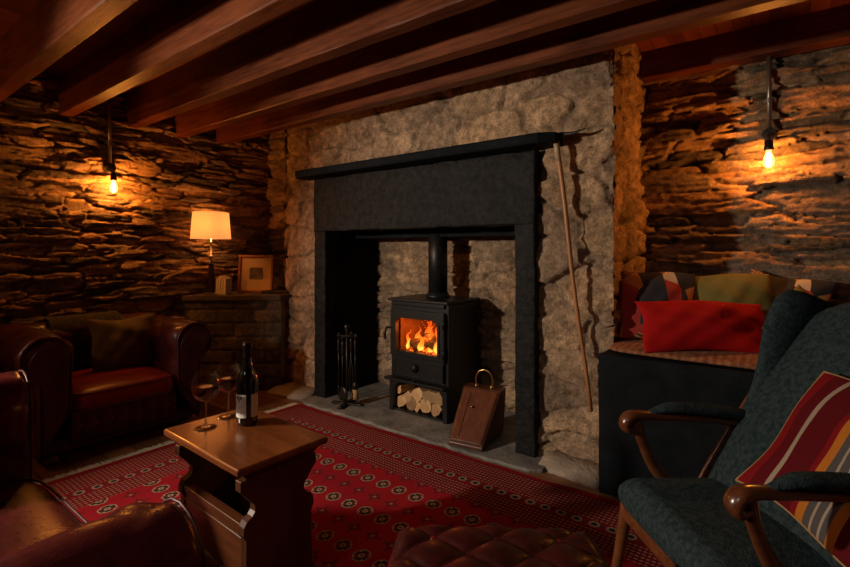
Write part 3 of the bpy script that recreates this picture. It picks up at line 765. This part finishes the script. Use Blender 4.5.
tl = thing('table_lamp', 'table lamp with a glowing cream drum shade on the brick plinth', 'lamp', (-4.12, 2.235, .85))
bm = new(); box(bm, (0, 0, .01), (.10, .10, .02)); obj('base', bm, chrome, tl, rot=(0, 0, R(37)), bevel=.003)
bm = new(); box(bm, (0, 0, .15), (.035, .035, .25), (0, 0, R(37))); obj('column', bm, mat('dark_lacquer', (.03, .015, .01), .25), tl, bevel=.004)
bm = new(); lathe(bm, [(.026, .275), (.028, .285), (.018, .295), (.018, .33), (.028, .338), (.026, .348), (.008, .356), (.008, .52)]); obj('neck', bm, chrome, tl, True)
bm = new(); box(bm, (0, 0, .465), (.07, .07, .008), (0, 0, R(37))); obj('shade_plate', bm, chrome, tl)
def shade_mat():
    m = bpy.data.materials.new('lit_shade_linen'); m.use_nodes = True; nt = m.node_tree; nt.nodes.clear(); o = nt.nodes.new('ShaderNodeOutputMaterial')
    v, P = xyz(nt); n1 = noise(nt, v, 200, 2, (1, 1, .2))
    d = nd(nt, 'ShaderNodeBsdfDiffuse', {0: (.8, .62, .42, 1)}); t = nd(nt, 'ShaderNodeBsdfTranslucent', {0: (.9, .72, .45, 1)})
    mx = nd(nt, 'ShaderNodeMixShader', {0: .6}); nt.links.new(d.outputs[0], mx.inputs[1]); nt.links.new(t.outputs[0], mx.inputs[2])
    g = (n1 * .3 + .85) * .24
    e = nd(nt, 'ShaderNodeEmission', {0: (1, .50, .20, 1), 1: g}); a_ = nt.nodes.new('ShaderNodeAddShader'); nt.links.new(mx.outputs[0], a_.inputs[0]); nt.links.new(e.outputs[0], a_.inputs[1]); nt.links.new(a_.outputs[0], o.inputs[0])
    return m
bm = new(); sq = lambda r, z: [(r * (abs(math.cos(t)) ** .55) * math.copysign(1, math.cos(t)), r * (abs(math.sin(t)) ** .55) * math.copysign(1, math.sin(t)), z) for t in np.linspace(0, 2 * PI, 40, False)]
loft(bm, [sq(.150, .50), sq(.134, .737)], cap=False); loft(bm, [sq(.147, .50), sq(.131, .737)], cap=False)
shd = obj('lamp_shade', bm, shade_mat(), tl, True, rot=(0, 0, R(37)))
bm = new(); lathe(bm, [(.012, .52), (.016, .55), (.03, .59), (.028, .63), (.01, .65)]); obj('bulb', bm, bulbg, tl, True)

pf = thing('picture_frame', 'orange lit wooden picture frame with a small dark photograph', 'picture', (-4.0, 2.60, .85), R(37.4))
tilt = R(-8)
bm = new()
for z0, z1, x0, x1 in ((0, .022, -.165, .165), (.333, .355, -.165, .165), (.022, .333, -.165, -.143), (.022, .333, .143, .165)): box(bm, ((x0 + x1) / 2, 0, (z0 + z1) / 2), (x1 - x0, .03, z1 - z0))
fr = obj('frame', bm, wood_mat('frame_wood', (.22, .07, .02), (.42, .16, .05), 'z', .4, 6), pf, rot=(tilt, 0, 0), bevel=.003)
obj('mount', box(new(), (0, .004, .178), (.29, .006, .315)), mat('mount_card', (.62, .42, .22), .8), pf, rot=(tilt, 0, 0))
obj('photograph', box(new(), (.0, -.001, .18), (.12, .006, .11)), noisy('photo_print', (.015, .012, .01), (.22, .16, .12), 18, .5), pf, rot=(tilt, 0, 0))
bm = new(); 
bk = thing('card_stack', 'small cream booklets standing beside the lamp base', 'booklets', (-4.055, 2.325, .85), R(25))
for k, (x, h) in enumerate(((-.045, .15), (-.02, .165), (.008, .16), (.034, .15))):
    box(bm, (x, 0, h / 2), (.02, .09, h), (0, R(3), 0))
obj('booklets', bm, white, bk, bevel=.001)
bm = new(); box(bm, (-3.78, 2.70, .862), (.26, .16, .024), (0, 0, R(30))); o1 = tag(obj('folded_cloth', bm, noisy('dark_cloth', (.02, .014, .01), (.05, .03, .02), 20, .95), bevel=.008), 'dark folded cloth lying on the plinth in front of the picture', 'cloth')

# ================================================================ WALL LIGHTS
def wall_light(name, lab, loc, rz, pipe_top, pbase):
    """loc = bulb centre; wall lies behind along +y local"""
    t = thing(name, lab, 'wall light', loc, rz)
    off = .075
    bm = new(); cyl(bm, (-.0, off, .165), (0, off, pipe_top - loc[2]), .0125, seg=14); obj('conduit', bm, steel, t, True)
    bm = new()
    for z in (.33,): cyl(bm, (0, off, z), (0, off, z + .03), .0155, seg=14); box(bm, (0, off + .012, z + .015), (.06, .006, .018))
    obj('conduit_clip', bm, steel, t)
    bm = new(); cyl(bm, (0, off - .03, .145), (0, off + .035, .145), .036, seg=24); cyl(bm, (0, off, .15), (0, off, .185), .017); obj('junction_box', bm, rubberb, t, bevel=.003)
    bm = new(); tube(bm, smooth_path([(0, off - .03, .145), (0, .01, .14), (0, 0, .12), (0, 0, .10)], 5), .008, 10); obj('arm', bm, rubberb, t, True)
    bm = new(); lathe(bm, [(.012, .105), (.021, .10), (.022, .065), (.024, .06), (.024, .045), (.017, .042)]); obj('bulb_holder', bm, rubberb, t, True)
    bm = new(); lathe(bm, [(.012, .045), (.014, .03), (.024, .005), (.028, -.018), (.024, -.038), (.012, -.052), (.001, -.055)], cap=False); g = obj('bulb', bm, bulbg, t, True)
    bm = new()
    for a in range(4):
        x, y = .009 * math.cos(a * PI / 2), .009 * math.sin(a * PI / 2); tube(bm, [(x * .5, y * .5, .03), (x, y, -.03)], .0022, 6)
    obj('filament', bm, filam, g)
    return t
wall_light('wall_light', 'bare filament bulb on steel conduit above the left armchair', (-4.17, 1.477, 1.745), R(90), 2.50, None)
wall_light('wall_light', 'bare filament bulb on steel conduit above the alcove seat', (-.095, 3.31, 1.765), 0, 2.40, None)

# ================================================================ ALCOVE BENCH
bn = thing('alcove_bench', 'black painted built-in bench filling the stone alcove', 'bench', (.6, 2.5, 0))
obj('front_panel', roughbox(-1.385, 1.45, 0, .05, 0, .715, 44, .06, .008), blackboard, bn, True, bevel=.004)
obj('seat_top', box(new(), (.03, .47, .70), (2.82, .90, .03)), blackboard, bn, bevel=.006)
def mat_pad():
    m = mat('woven_seat_mat', rough=.95); nt, b = NT(m); v, P = xyz(nt)
    ck = ((P[0] * 28.0).fr() > .5) * 1.0; w_ = noise(nt, v, 40, 4, (1, .4, 1))
    nt.links.new(ramp(nt, w_ * .8 + ck * .12, [(.3, (.16, .045, .02)), (.5, (.32, .12, .05)), (.7, (.42, .22, .10))]), b.inputs['Base Color']); bump(nt, b, w_, .6, .006); return m
bm = new(); superell(bm, (.62, 2.985, .735), (2.78, .90, .04), .12, .5, 20); tag(obj('seat_mat', bm, mat_pad(), None, True), 'rust brown woven mat covering the alcove bench', 'seat mat')

patch = patch_mat('patchwork_cloth'); patch2 = patch_mat('dark_patchwork_cloth')
tag(pillow('patterned_cushion', .40, .40, .14, patch, (-.60, 2.93, .94), (R(72), R(4), R(24)), seed=2), 'red patchwork cushion in the left corner of the alcove bench', 'cushion', 'cushions on the alcove bench')
tag(pillow('black_cushion', .38, .36, .12, feltblack, (-.46, 3.26, .93), (R(78), 0, R(4)), seed=3), 'black cushion behind the others, between patchwork and green cushions', 'cushion', 'cushions on the alcove bench')
tag(pillow('green_cushion', .42, .38, .14, olive, (-.27, 3.10, .935), (R(76), R(-2), R(14)), seed=4), 'olive green velvet cushion standing behind the long red one', 'cushion', 'cushions on the alcove bench')
tag(pillow('patterned_cushion', .38, .38, .13, patch2, (-.03, 3.26, .93), (R(72), R(10), R(0)), seed=5), 'dark patterned cushion right of the green cushion', 'cushion', 'cushions on the alcove bench')
tag(pillow('red_cushion', .62, .27, .15, redvel, (-.345, 2.74, .868), (R(64), R(1), R(33)), seed=6, wr=.014), 'long plain red velvet cushion at the front of the bench', 'cushion', 'cushions on the alcove bench')
tag(pillow('green_cushion', .34, .32, .12, olive, (.09, 2.97, .87), (R(62), R(40), R(15)), seed=7), 'light green cushion half hidden behind the wing chair', 'cushion', 'cushions on the alcove bench')

# ================================================================ RUG
rg = thing('rug', 'red patterned rug with rows of medallions and cream fringe', 'rug', (0, 0, 0))
bm = new(); n = 60; rings = []
for i in range(n + 1):
    x = RX0 + (RX1 - RX0) * i / n; j = .006 * math.sin(i * .9) + .005 * math.sin(i * .37)
    rings.append([(x, RY0, .001), (x, RY0, .010), (x, RY1 + j - .006, .010), (x, RY1 + j, .001)])
loft(bm, rings); obj('pile', bm, rug_mat(), rg)
bm = new(); rnd = random.Random(3)
for k in range(340):
    y = RY0 + (RY1 - RY0) * k / 340 + rnd.uniform(-.002, .002); a = rnd.uniform(-.4, .4); l = rnd.uniform(.05, .085)
    tube(bm, [(RX0 + .004, y, .006), (RX0 - l * .5, y + a * .01, .0065 + rnd.uniform(0, .004)), (RX0 - l, y + a * .03, .003)], [.0028, .0032, .0015], 5)
f_ = obj('fringe', bm, mat('fringe_cotton', (.42, .34, .24), .95), rg); f_['kind'] = 'stuff'

# ================================================================ COFFEE TABLE
TZ = .56
tb = thing('coffee_table', 'low carved oak coffee table with trestle ends on the rug', 'table', (-1.64, 1.02, .01), R(-2))
t0 = -.01
bm = new(); box(bm, (0, 0, TZ - .013 + t0), (.55, .36, .026)); obj('table_top', bm, tablewood, tb, bevel=.008)
bm = new(); loft(bm, [[(-.21, -.125, .485), (.235, -.125, .485), (.235, .125, .485), (-.21, .125, .485)], [(-.245, -.155, .524), (.262, -.155, .524), (.262, .155, .524), (-.245, .155, .524)]]); obj('apron', bm, tabledark, tb, bevel=.003)
half = [(.150, .49), (.150, .455), (.135, .44), (.115, .415), (.098, .395), (.098, .375), (.108, .362), (.128, .352), (.138, .335), (.140, .31), (.130, .29), (.130, .20), (.135, .10), (.150, .07), (.165, .06), (.165, -.0)]
outl = half + [(-y, z) for y, z in half[::-1]]
for x0, x1 in ((.205, .24), (-.24, -.205)):
    bm = new(); prism(bm, outl, 0, x0, x1); obj('end_panel', bm, tabledark, tb, bevel=.003)
for y in (-.115, .115):
    bm = new(); box(bm, (0, y, .225), (.42, .022, .21)); box(bm, (0, y, .325), (.425, .036, .022)); box(bm, (0, y, .285), (.425, .028, .008)); box(bm, (0, y, .13), (.425, .036, .03)); obj('side_rail', bm, railwood, tb, bevel=.003)
obj('lower_shelf', box(new(), (0, 0, .13), (.42, .22, .018)), tabledark, tb)

# wine glasses and bottle
wine = mat('red_wine', (.06, .008, .003), .05, Transmission_Weight=.5, IOR=1.33)
def wine_glass(loc, lab):
    t = thing('wine_glass', lab, 'wine glass', loc, 0, 'glasses of red wine on the coffee table'); t.scale = (1.1, 1.1, 1.06)
    bm = new(); lathe(bm, [(.001, .004), (.012, .005), (.036, .0015), (.038, 0), (.001, 0)]); obj('foot', bm, stemg, t, True)
    bm = new(); lathe(bm, [(.011, .004), (.005, .012), (.0036, .03), (.0036, .085), (.006, .092), (.0035, .099)], seg=14); obj('stem', bm, stemg, t, True)
    prof = [(.004, .098), (.018, .102), (.034, .113), (.044, .130), (.0475, .148), (.046, .165), (.041, .185), (.034, .207)]
    bm = new(); lathe(bm, prof, cap=False, seg=40); bw = obj('bowl', bm, clearg, t, True)
    bm = new(); lathe(bm, [(.003, .0995), (.017, .1035), (.0325, .1145), (.0425, .1305), (.0458, .147), (.0455, .152), (.02, .152), (.001, .152)], seg=40); obj('wine', bm, wine, bw, True)
wine_glass((-1.80, .955, TZ), 'wine glass at the left table corner, nearer the camera')
wine_glass((-1.845, 1.075, TZ), 'wine glass close beside the wine bottle')
bt = thing('wine_bottle', 'dark wine bottle with a white label on the coffee table', 'bottle', (-1.715, 1.08, TZ))
bm = new(); lathe(bm, [(.001, .004), (.034, 0), (.0395, .006), (.0405, .02), (.0405, .165), (.038, .185), (.030, .205), (.021, .225), (.0165, .245), (.0145, .27), (.0145, .30), (.0165, .302), (.0165, .316), (.0145, .32), (.001, .32)], seg=40)
obj('glass_body', bm, mat('dark_bottle_glass', (.003, .0035, .003), .06, Coat_Weight=1.0, Coat_Roughness=.03), bt, True)
bm = new(); lathe(bm, [(.0150, .262), (.0154, .264), (.0154, .30), (.0174, .302), (.0174, .317), (.015, .3215), (.001, .3215)], seg=32); obj('foil', bm, mat('black_foil', (.02, .015, .015), .3, .6), bt, True)
def patchcyl(bm, r, a0, a1, z0, z1, n=14):
    loft(bm, [[(r * math.cos(R(a)), r * math.sin(R(a)), z) for z in (z0, z1)] + [((r - .0006) * math.cos(R(a)), (r - .0006) * math.sin(R(a)), z) for z in (z1, z0)] for a in np.linspace(a0, a1, n)]); return bm
lb = obj('label', patchcyl(new(), .0413, 236, 322, .035, .125), mat('label_paper', (.85, .82, .76), .7), bt)
obj('back_label', patchcyl(new(), .0412, 348, 392, .035, .125), mat('label_paper_back', (.66, .60, .50), .7), bt)
bm = new()
def on(a, z): return (.0417 * math.cos(R(a)), .0417 * math.sin(R(a)), z)
for s_ in (-1, 1):
    c0 = 282
    tube(bm, [on(c0, .103), on(c0 + s_ * 5, .107), on(c0 + s_ * 12, .109), on(c0 + s_ * 17, .116)], .0014, 5)
    tube(bm, [on(c0 + s_ * 7, .108), on(c0 + s_ * 6, .116)], .0013, 5); tube(bm, [on(c0 + s_ * 12, .109), on(c0 + s_ * 12, .118)], .0013, 5)
tube(bm, [on(282, .103), on(282, .094)], .0016, 6)
for z, w_ in ((.078, 18), (.072, 12), (.055, 14), (.049, 14), (.043, 10)): tube(bm, [on(282 - w_, z), on(282, z), on(282 + w_, z)], .0006, 4)
obj('label_print', bm, ink, lb)

# ================================================================ CHESTERFIELDS
def tuft(s_, t, a=.15, b=.12, A=.024):
    p = s_ / a + t / b; q = s_ / a - t / b
    return A * (abs(math.sin(PI * p / 2 + .6)) * abs(math.sin(PI * q / 2 + .6))) ** .42
def armprof(top, r, wbase=.16, z0=.06, n=None):
    """list of (x outward, z, arc) inner foot -> over the roll -> outer foot"""
    P = [(0.02, .28), (0.0, .34), (0.0, top - r - .05)]
    for a in np.linspace(180, -70, 22): P.append((r + r * math.cos(R(a)) - .005, top - r + r * math.sin(R(a))))
    P += [(wbase, top - 2 * r - .03), (wbase, .3), (wbase, z0)]
    # resample
    d = [0]
    for i in range(1, len(P)): d.append(d[-1] + math.dist(P[i], P[i - 1]))
    T = np.linspace(0, d[-1], 90)
    return [(float(np.interp(t, d, [p[0] for p in P])), float(np.interp(t, d, [p[1] for p in P])), float(t)) for t in T]
def arm_mesh(top, r, y0, y1, side, tuftA=.022, ta=(.02, .55)):
    prof = armprof(top, r); rings = []; n = 60
    ys = list(np.linspace(y0, y1, n))
    nm = []
    for i, p in enumerate(prof):
        a = prof[max(i - 1, 0)]; b = prof[min(i + 1, len(prof) - 1)]; tx_, tz = b[0] - a[0], b[1] - a[1]; L = math.hypot(tx_, tz) or 1; nm.append((-tz / L, tx_ / L))
    cxm = r * .9
    for i, y in enumerate(ys):
        ring = []
        dend = y1 - y; k = 1 - .10 * max(0, 1 - dend / .02) ** 2
        for (x, z, t), (nx, nz) in zip(prof, nm):
            m_ = 1 if ta[0] < t < ta[1] else 0
            fade = min(1, max(0, (t - ta[0]) / .05), max(0, (ta[1] - t) / .12)) * min(1, dend / .06) if m_ else 0
            d = tuft(y, t) * fade * (tuftA / .024)
            d += .0022 * math.sin(23 * y + 9 * t) * min(1, dend / .05)
            d += .0045 * math.sin(t * 55 + 4 * math.sin(y * 9)) * math.exp(-dend / .07) * min(1, dend / .015) * (.2 < t < .75)
            X = x + nx * d; Zz = z + nz * d
            X = cxm + (X - cxm) * k; Zz = .4 + (Zz - .4) * (1 - (1 - k) * .35)
            ring.append((side * X, y, Zz))
        rings.append(ring)
    bm = new(); loft(bm, rings); return bm, prof
def chesterfield(lab, loc, rz, wi, dep, hl, hr, r, lm, lmr, seatm, name='leather_armchair', cat='armchair', seat_h=.45):
    t = thing(name, lab, cat, loc, rz)
    for side, top in ((-1, hl), (1, hr)):
        bm, prof = arm_mesh(top, r, -dep + .05, 0, side)
        ar = obj('armrest', bm, lm, t, True, (side * wi / 2, 0, 0))
        bm = new(); tube(bm, [(side * (x * .94 + .006), .002, z) for x, z, _ in prof[::3]], .004, 8); obj('piping', bm, pipem, ar, True)
        bm = new(); 
        pf_ = [(side * (.085 + (x - .085) * .72), z * .90 + .02) for x, z, _ in prof[::3]]
        loft(bm, [[(x, -.004, z) for x, z in pf_], [(x, .008, z) for x, z in pf_]]); obj('arm_facing', bm, lm, ar, True, bevel=.003)
        for j in range(3):
            bm = new(); ball(bm, (side * -.004, -.20 - .15 * j * 1.6, top - r - .03), .011, (.5, 1, 1)); obj('button', bm, lmr, ar, True)
    # back
    bt_ = (hl + hr) / 2
    prof = armprof(bt_, r); rings = []
    for x in np.linspace(-wi / 2 - .1, wi / 2 + .1, 70):
        ring = []
        for i, (px_, z, tt) in enumerate(prof):
            f = 1 if .05 < tt < .6 else 0
            ring.append((x, -dep + .24 - px_ + tuft(x, tt) * f, z + .01))
        rings.append(ring)
    bm = new(); loft(bm, rings); obj('backrest', bm, lm, t, True)
    # seat cushion
    bm = new(); superell(bm, (0, -dep / 2 + .095, seat_h - .065), (wi + .0, dep - .16, .15), .22, .45, 26, crown=.15); sc_ = obj('seat_cushion', bm, seatm, t, True)
    for zc in (seat_h - .015, seat_h - .115):
        bm = new(); pts = []
        for k in range(80):
            a = 2 * PI * k / 79; e = .22
            x = math.copysign(abs(math.cos(a)) ** e, math.cos(a)) * (wi / 2 - .004); y = math.copysign(abs(math.sin(a)) ** e, math.sin(a)) * ((dep - .16) / 2 - .002)
            pts.append((x, y - dep / 2 + .095, zc))
        tube(bm, pts, .004, 6); obj('piping', bm, pipem, sc_, True)
    # front rail, tufted
    rings = []
    for x in np.linspace(-wi / 2, wi / 2, 90):
        rings.append([(x, -.03 + (.018 * (abs(math.sin(PI * x / .085)) ** .5) * math.sin(PI * k / 10) ** .7 if 0 < k < 10 else 0), .10 + .20 * k / 10) for k in range(11)] + [(x, -.12, .30), (x, -.12, .10)])
    bm = new(); loft(bm, rings); fr_ = obj('front_rail', bm, lm, t, True)
    for k in range(int(wi / .085) + 1):
        x = -wi / 2 + .02 + k * .085
        if x > wi / 2: break
        xx = round(x / .085) * .085
        if abs(xx) < wi / 2: bm = new(); ball(bm, (xx, -.026, .20), .012, (1, .6, 1)); obj('button', bm, lmr, fr_, True)
    bm = new(); box(bm, (0, -dep / 2, .10), (wi + .28, dep - .12, .08)); obj('base_frame', bm, lm, t, bevel=.01)
    for sx in (-1, 1):
        for y in (-.07, -dep + .12):
            bm = new(); lathe(bm, [(.022, 0), (.034, .015), (.036, .035), (.028, .06)]); obj('leg', bm, tabledark, t, True, (sx * (wi / 2 + .08), y, 0))
    return t
chesterfield('dark leather armchair against the left stone wall, olive cushion on it', (-3.34, 1.27, 0), R(-90), .60, .84, .74, .76, .13, oxdark, oxred, oxred, seat_h=.41)  # red highlight from the warm lamps is put into the seat colour
chesterfield('shiny oxblood leather seat in the near left corner of the picture', (-1.665, .50, .012), 0, .97, .86, .79, .69, .125, ox, oxred, ox, 'leather_loveseat', 'sofa')
tag(pillow('olive_cushion', .45, .38, .14, dkolive, (-3.77, 1.42, .585), (R(74), 0, R(90)), seed=9, piping=olive), 'dark olive brown cushion with pale edge on the leather armchair', 'cushion')
# ribbed throw behind the cushion
bm = new(); rings = []
for k in range(61):
    y = 1.02 + .44 * k / 60; d = .006 * abs(math.sin(k * PI / 3))
    ring = [(-3.885 + d, y, .47), (-3.925 + d, y, .60), (-3.945 + d, y, .70), (-3.975, y, .770 + d), (-4.07, y, .785 + d), (-4.14, y, .75 + d)]
    rings.append(ring + [(x - .02, yy, z - .008) for x, yy, z in ring[::-1]])
loft(bm, rings); tag(obj('ribbed_throw', bm, noisy('dark_ribbed_wool', (.02, .018, .014), (.045, .038, .028), 30, .95), None, True), 'dark ribbed throw over the back of the left leather armchair', 'throw')

# ================================================================ FOOTSTOOL
ot = thing('leather_footstool', 'buttoned dark leather footstool at the bottom edge of the picture', 'footstool', (-.545, 1.02, .012), R(35)); ot.scale = (1, 1, 1.10)
W2, D2 = .29, .23; N = 84; bm = new(); G = []
def tuft2(x, y):
    p = x / .17 + y / .15; q = x / .17 - y / .15
    return (abs(math.sin(PI * p)) * abs(math.sin(PI * q))) ** .40
for i in range(N + 1):
    row = []
    for j in range(N + 1):
        u, v = -1 + 2 * i / N, -1 + 2 * j / N
        rr = max(abs(u), abs(v)); ed = max(0, 1 - max(0, rr - .86) / .14)
        cu = u * math.sqrt(1 - .10 * v * v); cv = v * math.sqrt(1 - .10 * u * u)
        z = .37 + .05 * math.sqrt(max(0, 1 - (max(0, rr - .8) / .2) ** 2)) + .012 * (1 - u * u) * (1 - v * v)
        z += .020 * (tuft2(cu * W2, cv * D2) - .7) * ed
        row.append(bm.verts.new((cu * W2, cv * D2, z)))
    G.append(row)
for i in range(N):
    for j in range(N): bm.faces.new((G[i][j], G[i + 1][j], G[i + 1][j + 1], G[i][j + 1]))
obj('cushioned_top', bm, oxdark, ot, True)
bm = new(); per = [(-1 + 2 * k / 20, -1) for k in range(20)] + [(1, -1 + 2 * k / 20) for k in range(20)] + [(1 - 2 * k / 20, 1) for k in range(20)] + [(-1, 1 - 2 * k / 20) for k in range(20)]
def pp(u, v, z, s_=1): return (u * math.sqrt(1 - .10 * v * v) * W2 * s_, v * math.sqrt(1 - .10 * u * u) * D2 * s_, z)
loft(bm, [[pp(u, v, .14) for u, v in per], [pp(u, v, .16, 1.01) for u, v in per], [pp(u, v, .34, 1.012) for u, v in per], [pp(u, v, .371) for u, v in per]]); obj('side_band', bm, oxdark, ot, True)
bm = new(); tube(bm, [pp(u, v, .345, 1.016) for u, v in per + per[:1]], .006, 8); obj('piping', bm, oxred, ot, True)
for i in range(-4, 5):
    for j in range(-4, 5):
        x, y = (i + j) * .085, (i - j) * .075
        if abs(x) < W2 - .05 and abs(y) < D2 - .05: bm = new(); ball(bm, (x, y, .411), .010, (1, 1, .6)); obj('button', bm, oxred, ot, True)
for sx in (-1, 1):
    for sy in (-1, 1):
        bm = new(); lathe(bm, [(.014, 0), (.02, .02), (.017, .05), (.026, .09), (.024, .14)]); obj('leg', bm, tabledark, ot, True, (sx * .23, sy * .17, 0))

# ================================================================ WING CHAIR
wc = thing('wing_chair', 'reclined blue grey wing chair with curled wooden arms', 'armchair', (-.30, 1.557, .012), math.atan2(.66, .75))
# local x = towards the back, y = far side, z up
def rl(t, y=0, f=0):  # point on the recline line; f = forward offset normal to the back
    bx, bz = .335 + .50 * t, .42 + .68 * t; L = math.hypot(.50, .68); nx, nz = -.68 / L, .50 / L
    return Vector((bx + nx * f, y, bz + nz * f))
# seat
bm = new()
rings = []
for k in range(25):
    t = k / 24; x = -.02 + .42 * t
    hw = .285 * (1 - .10 * t); e = min(1, (t + .02) / .16) ** .5
    zc = .385 + .0 * t; hh = .062 * min(1, ((t + .01) / .12)) ** .5
    ring = []
    for a in np.linspace(0, 2 * PI, 40, False):
        cy, sz = math.cos(a), math.sin(a); ring.append((x, math.copysign(abs(cy) ** .35, cy) * hw * (.90 + .10 * e), zc + math.copysign(abs(sz) ** .6, sz) * hh + (.012 * (1 - cy * cy) if sz > 0 else 0)))
    rings.append(ring)
loft(bm, rings); obj('seat', bm, bluefab, wc, True, sub=1)
# back panel
bm = new(); rings = []
for k in range(30):
    t = -.05 + .98 * k / 29; hw = .255 + .02 * math.sin(PI * min(max(t, 0), 1)); 
    if t > .8: hw *= math.sqrt(max(.05, 1 - ((t - .8) / .14) ** 2))
    ring = []
    for a in np.linspace(0, 2 * PI, 36, False):
        cy, s_ = math.cos(a), math.sin(a); ring.append(rl(t, math.copysign(abs(cy) ** .4, cy) * hw, math.copysign(abs(s_) ** .55, s_) * .05 + (.015 if s_ > 0 else 0) * math.sin(PI * min(max(t, 0), 1))))
    rings.append(ring)
loft(bm, rings); obj('backrest', bm, bluefab, wc, True)
# wings
for s_ in (1, -1):
    bm = new(); rings = []
    for k in range(34):
        t = .02 + .90 * k / 33
        w_ = np.interp(t, [0, .30, .45, .56, .68, .80, .88, .92], [.025, .03, .045, .065, .09, .10, .085, .02])
        th = np.interp(t, [0, .5, .8, 1.02], [.03, .032, .04, .02])
        c = rl(t, s_ * (.272 + .02 * t), w_ - .03)
        L = math.hypot(.50, .68); fx = Vector((-.68 / L, 0, .50 / L)); fy = Vector((0, 1, 0))
        rings.append([c + fx * math.cos(a) * w_ + fy * math.sin(a) * th * (1.0) for a in np.linspace(0, 2 * PI, 24, False)])
    loft(bm, rings); obj('wing', bm, bluefab, wc, True)
    # wooden side frame under the wing
    bm = new(); tube(bm, smooth_path([rl(-.16, s_ * .285, .0), rl(.15, s_ * .290, .02), rl(.45, s_ * .296, .03), rl(.56, s_ * .300, .03)], 6), [.013, .014, .012, .006], 10, (1.2, .7)); obj('side_frame', bm, armwood, wc, True)
# arms
for s_ in (1, -1):
    y = s_ * .27; ax_ = .068; az = .025
    bm = new(); tube(bm, smooth_path([(.045 + ax_, y, .636 + az), (.12 + ax_, y, .650 + az), (.25 + ax_, y, .640 + az), (.37 + ax_, y, .622 + az), (.52, y, .596 + az)], 7), [.012, .026, .030, .030, .024], 16, (.75, 1.15), True); pad = obj('arm_pad', bm, bluefab, wc, True)
    bm = new(); tube(bm, smooth_path([(px_ + ax_, y, pz_ + az) for px_, pz_ in ((.50, .575), (.38, .592), (.22, .612), (.08, .622), (.0, .628), (-.035, .622), (-.050, .600), (-.038, .580), (-.015, .582))], 8), [.014, .016, .017, .018, .020, .023, .022, .019, .012], 14, (.85, 1.25), True); obj('arm', bm, armwood, wc, True)
    bm = new(); tube(bm, smooth_path([(.06, y * .985, .635), (.08, y * .97, .56), (.13, y * .96, .46), (.22, y * .96, .38), (.30, y * .96, .34)], 7), [.016, .015, .017, .018, .016], 12, (1.3, .75), True); obj('arm_support', bm, armwood, wc, True)
    bm = new(); tube(bm, smooth_path([(.02, s_ * .25, .36), (-.005, s_ * .25, .22), (-.045, s_ * .25, .0)], 6), [.024, .019, .015], 12, (1, 1)); obj('leg', bm, armwood, wc, True)
    bm = new(); tube(bm, smooth_path([(.36, s_ * .25, .40), (.46, s_ * .25, .22), (.58, s_ * .25, .0)], 6), [.024, .019, .015], 12, (1, 1)); obj('leg', bm, armwood, wc, True)
    bm = new(); box(bm, (.19, s_ * .262, .335), (.36, .03, .06)); obj('seat_rail', bm, armwood, wc, bevel=.006)
bm = new(); box(bm, (.01, 0, .335), (.03, .5, .06)); obj('seat_rail', bm, armwood, wc, bevel=.006)
DR, GR, OR, TN = (.11, .007, .010), (.09, .08, .08), (.50, .16, .022), (.36, .27, .20); RD = (.21, .009, .012)
stripes = stripe_mat('striped_kilim', [(0, RD), (.10, DR), (.20, TN), (.235, DR), (.42, RD), (.46, OR), (.515, GR), (.56, TN), (.575, GR), (.62, TN), (.635, GR), (.675, OR), (.73, DR), (.84, RD), (.9, TN), (.93, DR)], 0)
cpos = rl(.285, -.20, .11); cw = wc.matrix_basis if False else (Matrix.Translation((-.30, 1.557, .012)) @ Matrix.Rotation(math.atan2(.66, .75), 4, 'Z'))
L = math.hypot(.50, .68); ez = Vector((-.68 / L, 0, .50 / L)); ey = Vector((.50 / L, 0, .68 / L)); ex = Vector((0, -1, 0))
M3 = Matrix((ex, ey, ez)).transposed().to_4x4(); MW = cw @ Matrix.Translation(cpos) @ M3 @ Matrix.Rotation(R(-4), 4, 'Z')
pc = pillow('striped_cushion', .47, .43, .11, stripes, MW.to_translation(), MW.to_euler(), seed=11, wr=.004, piping=mat('tan_edge', (.35, .2, .08), .9))
tag(pc, 'red cushion with orange and grey stripes leaning in the wing chair', 'cushion')
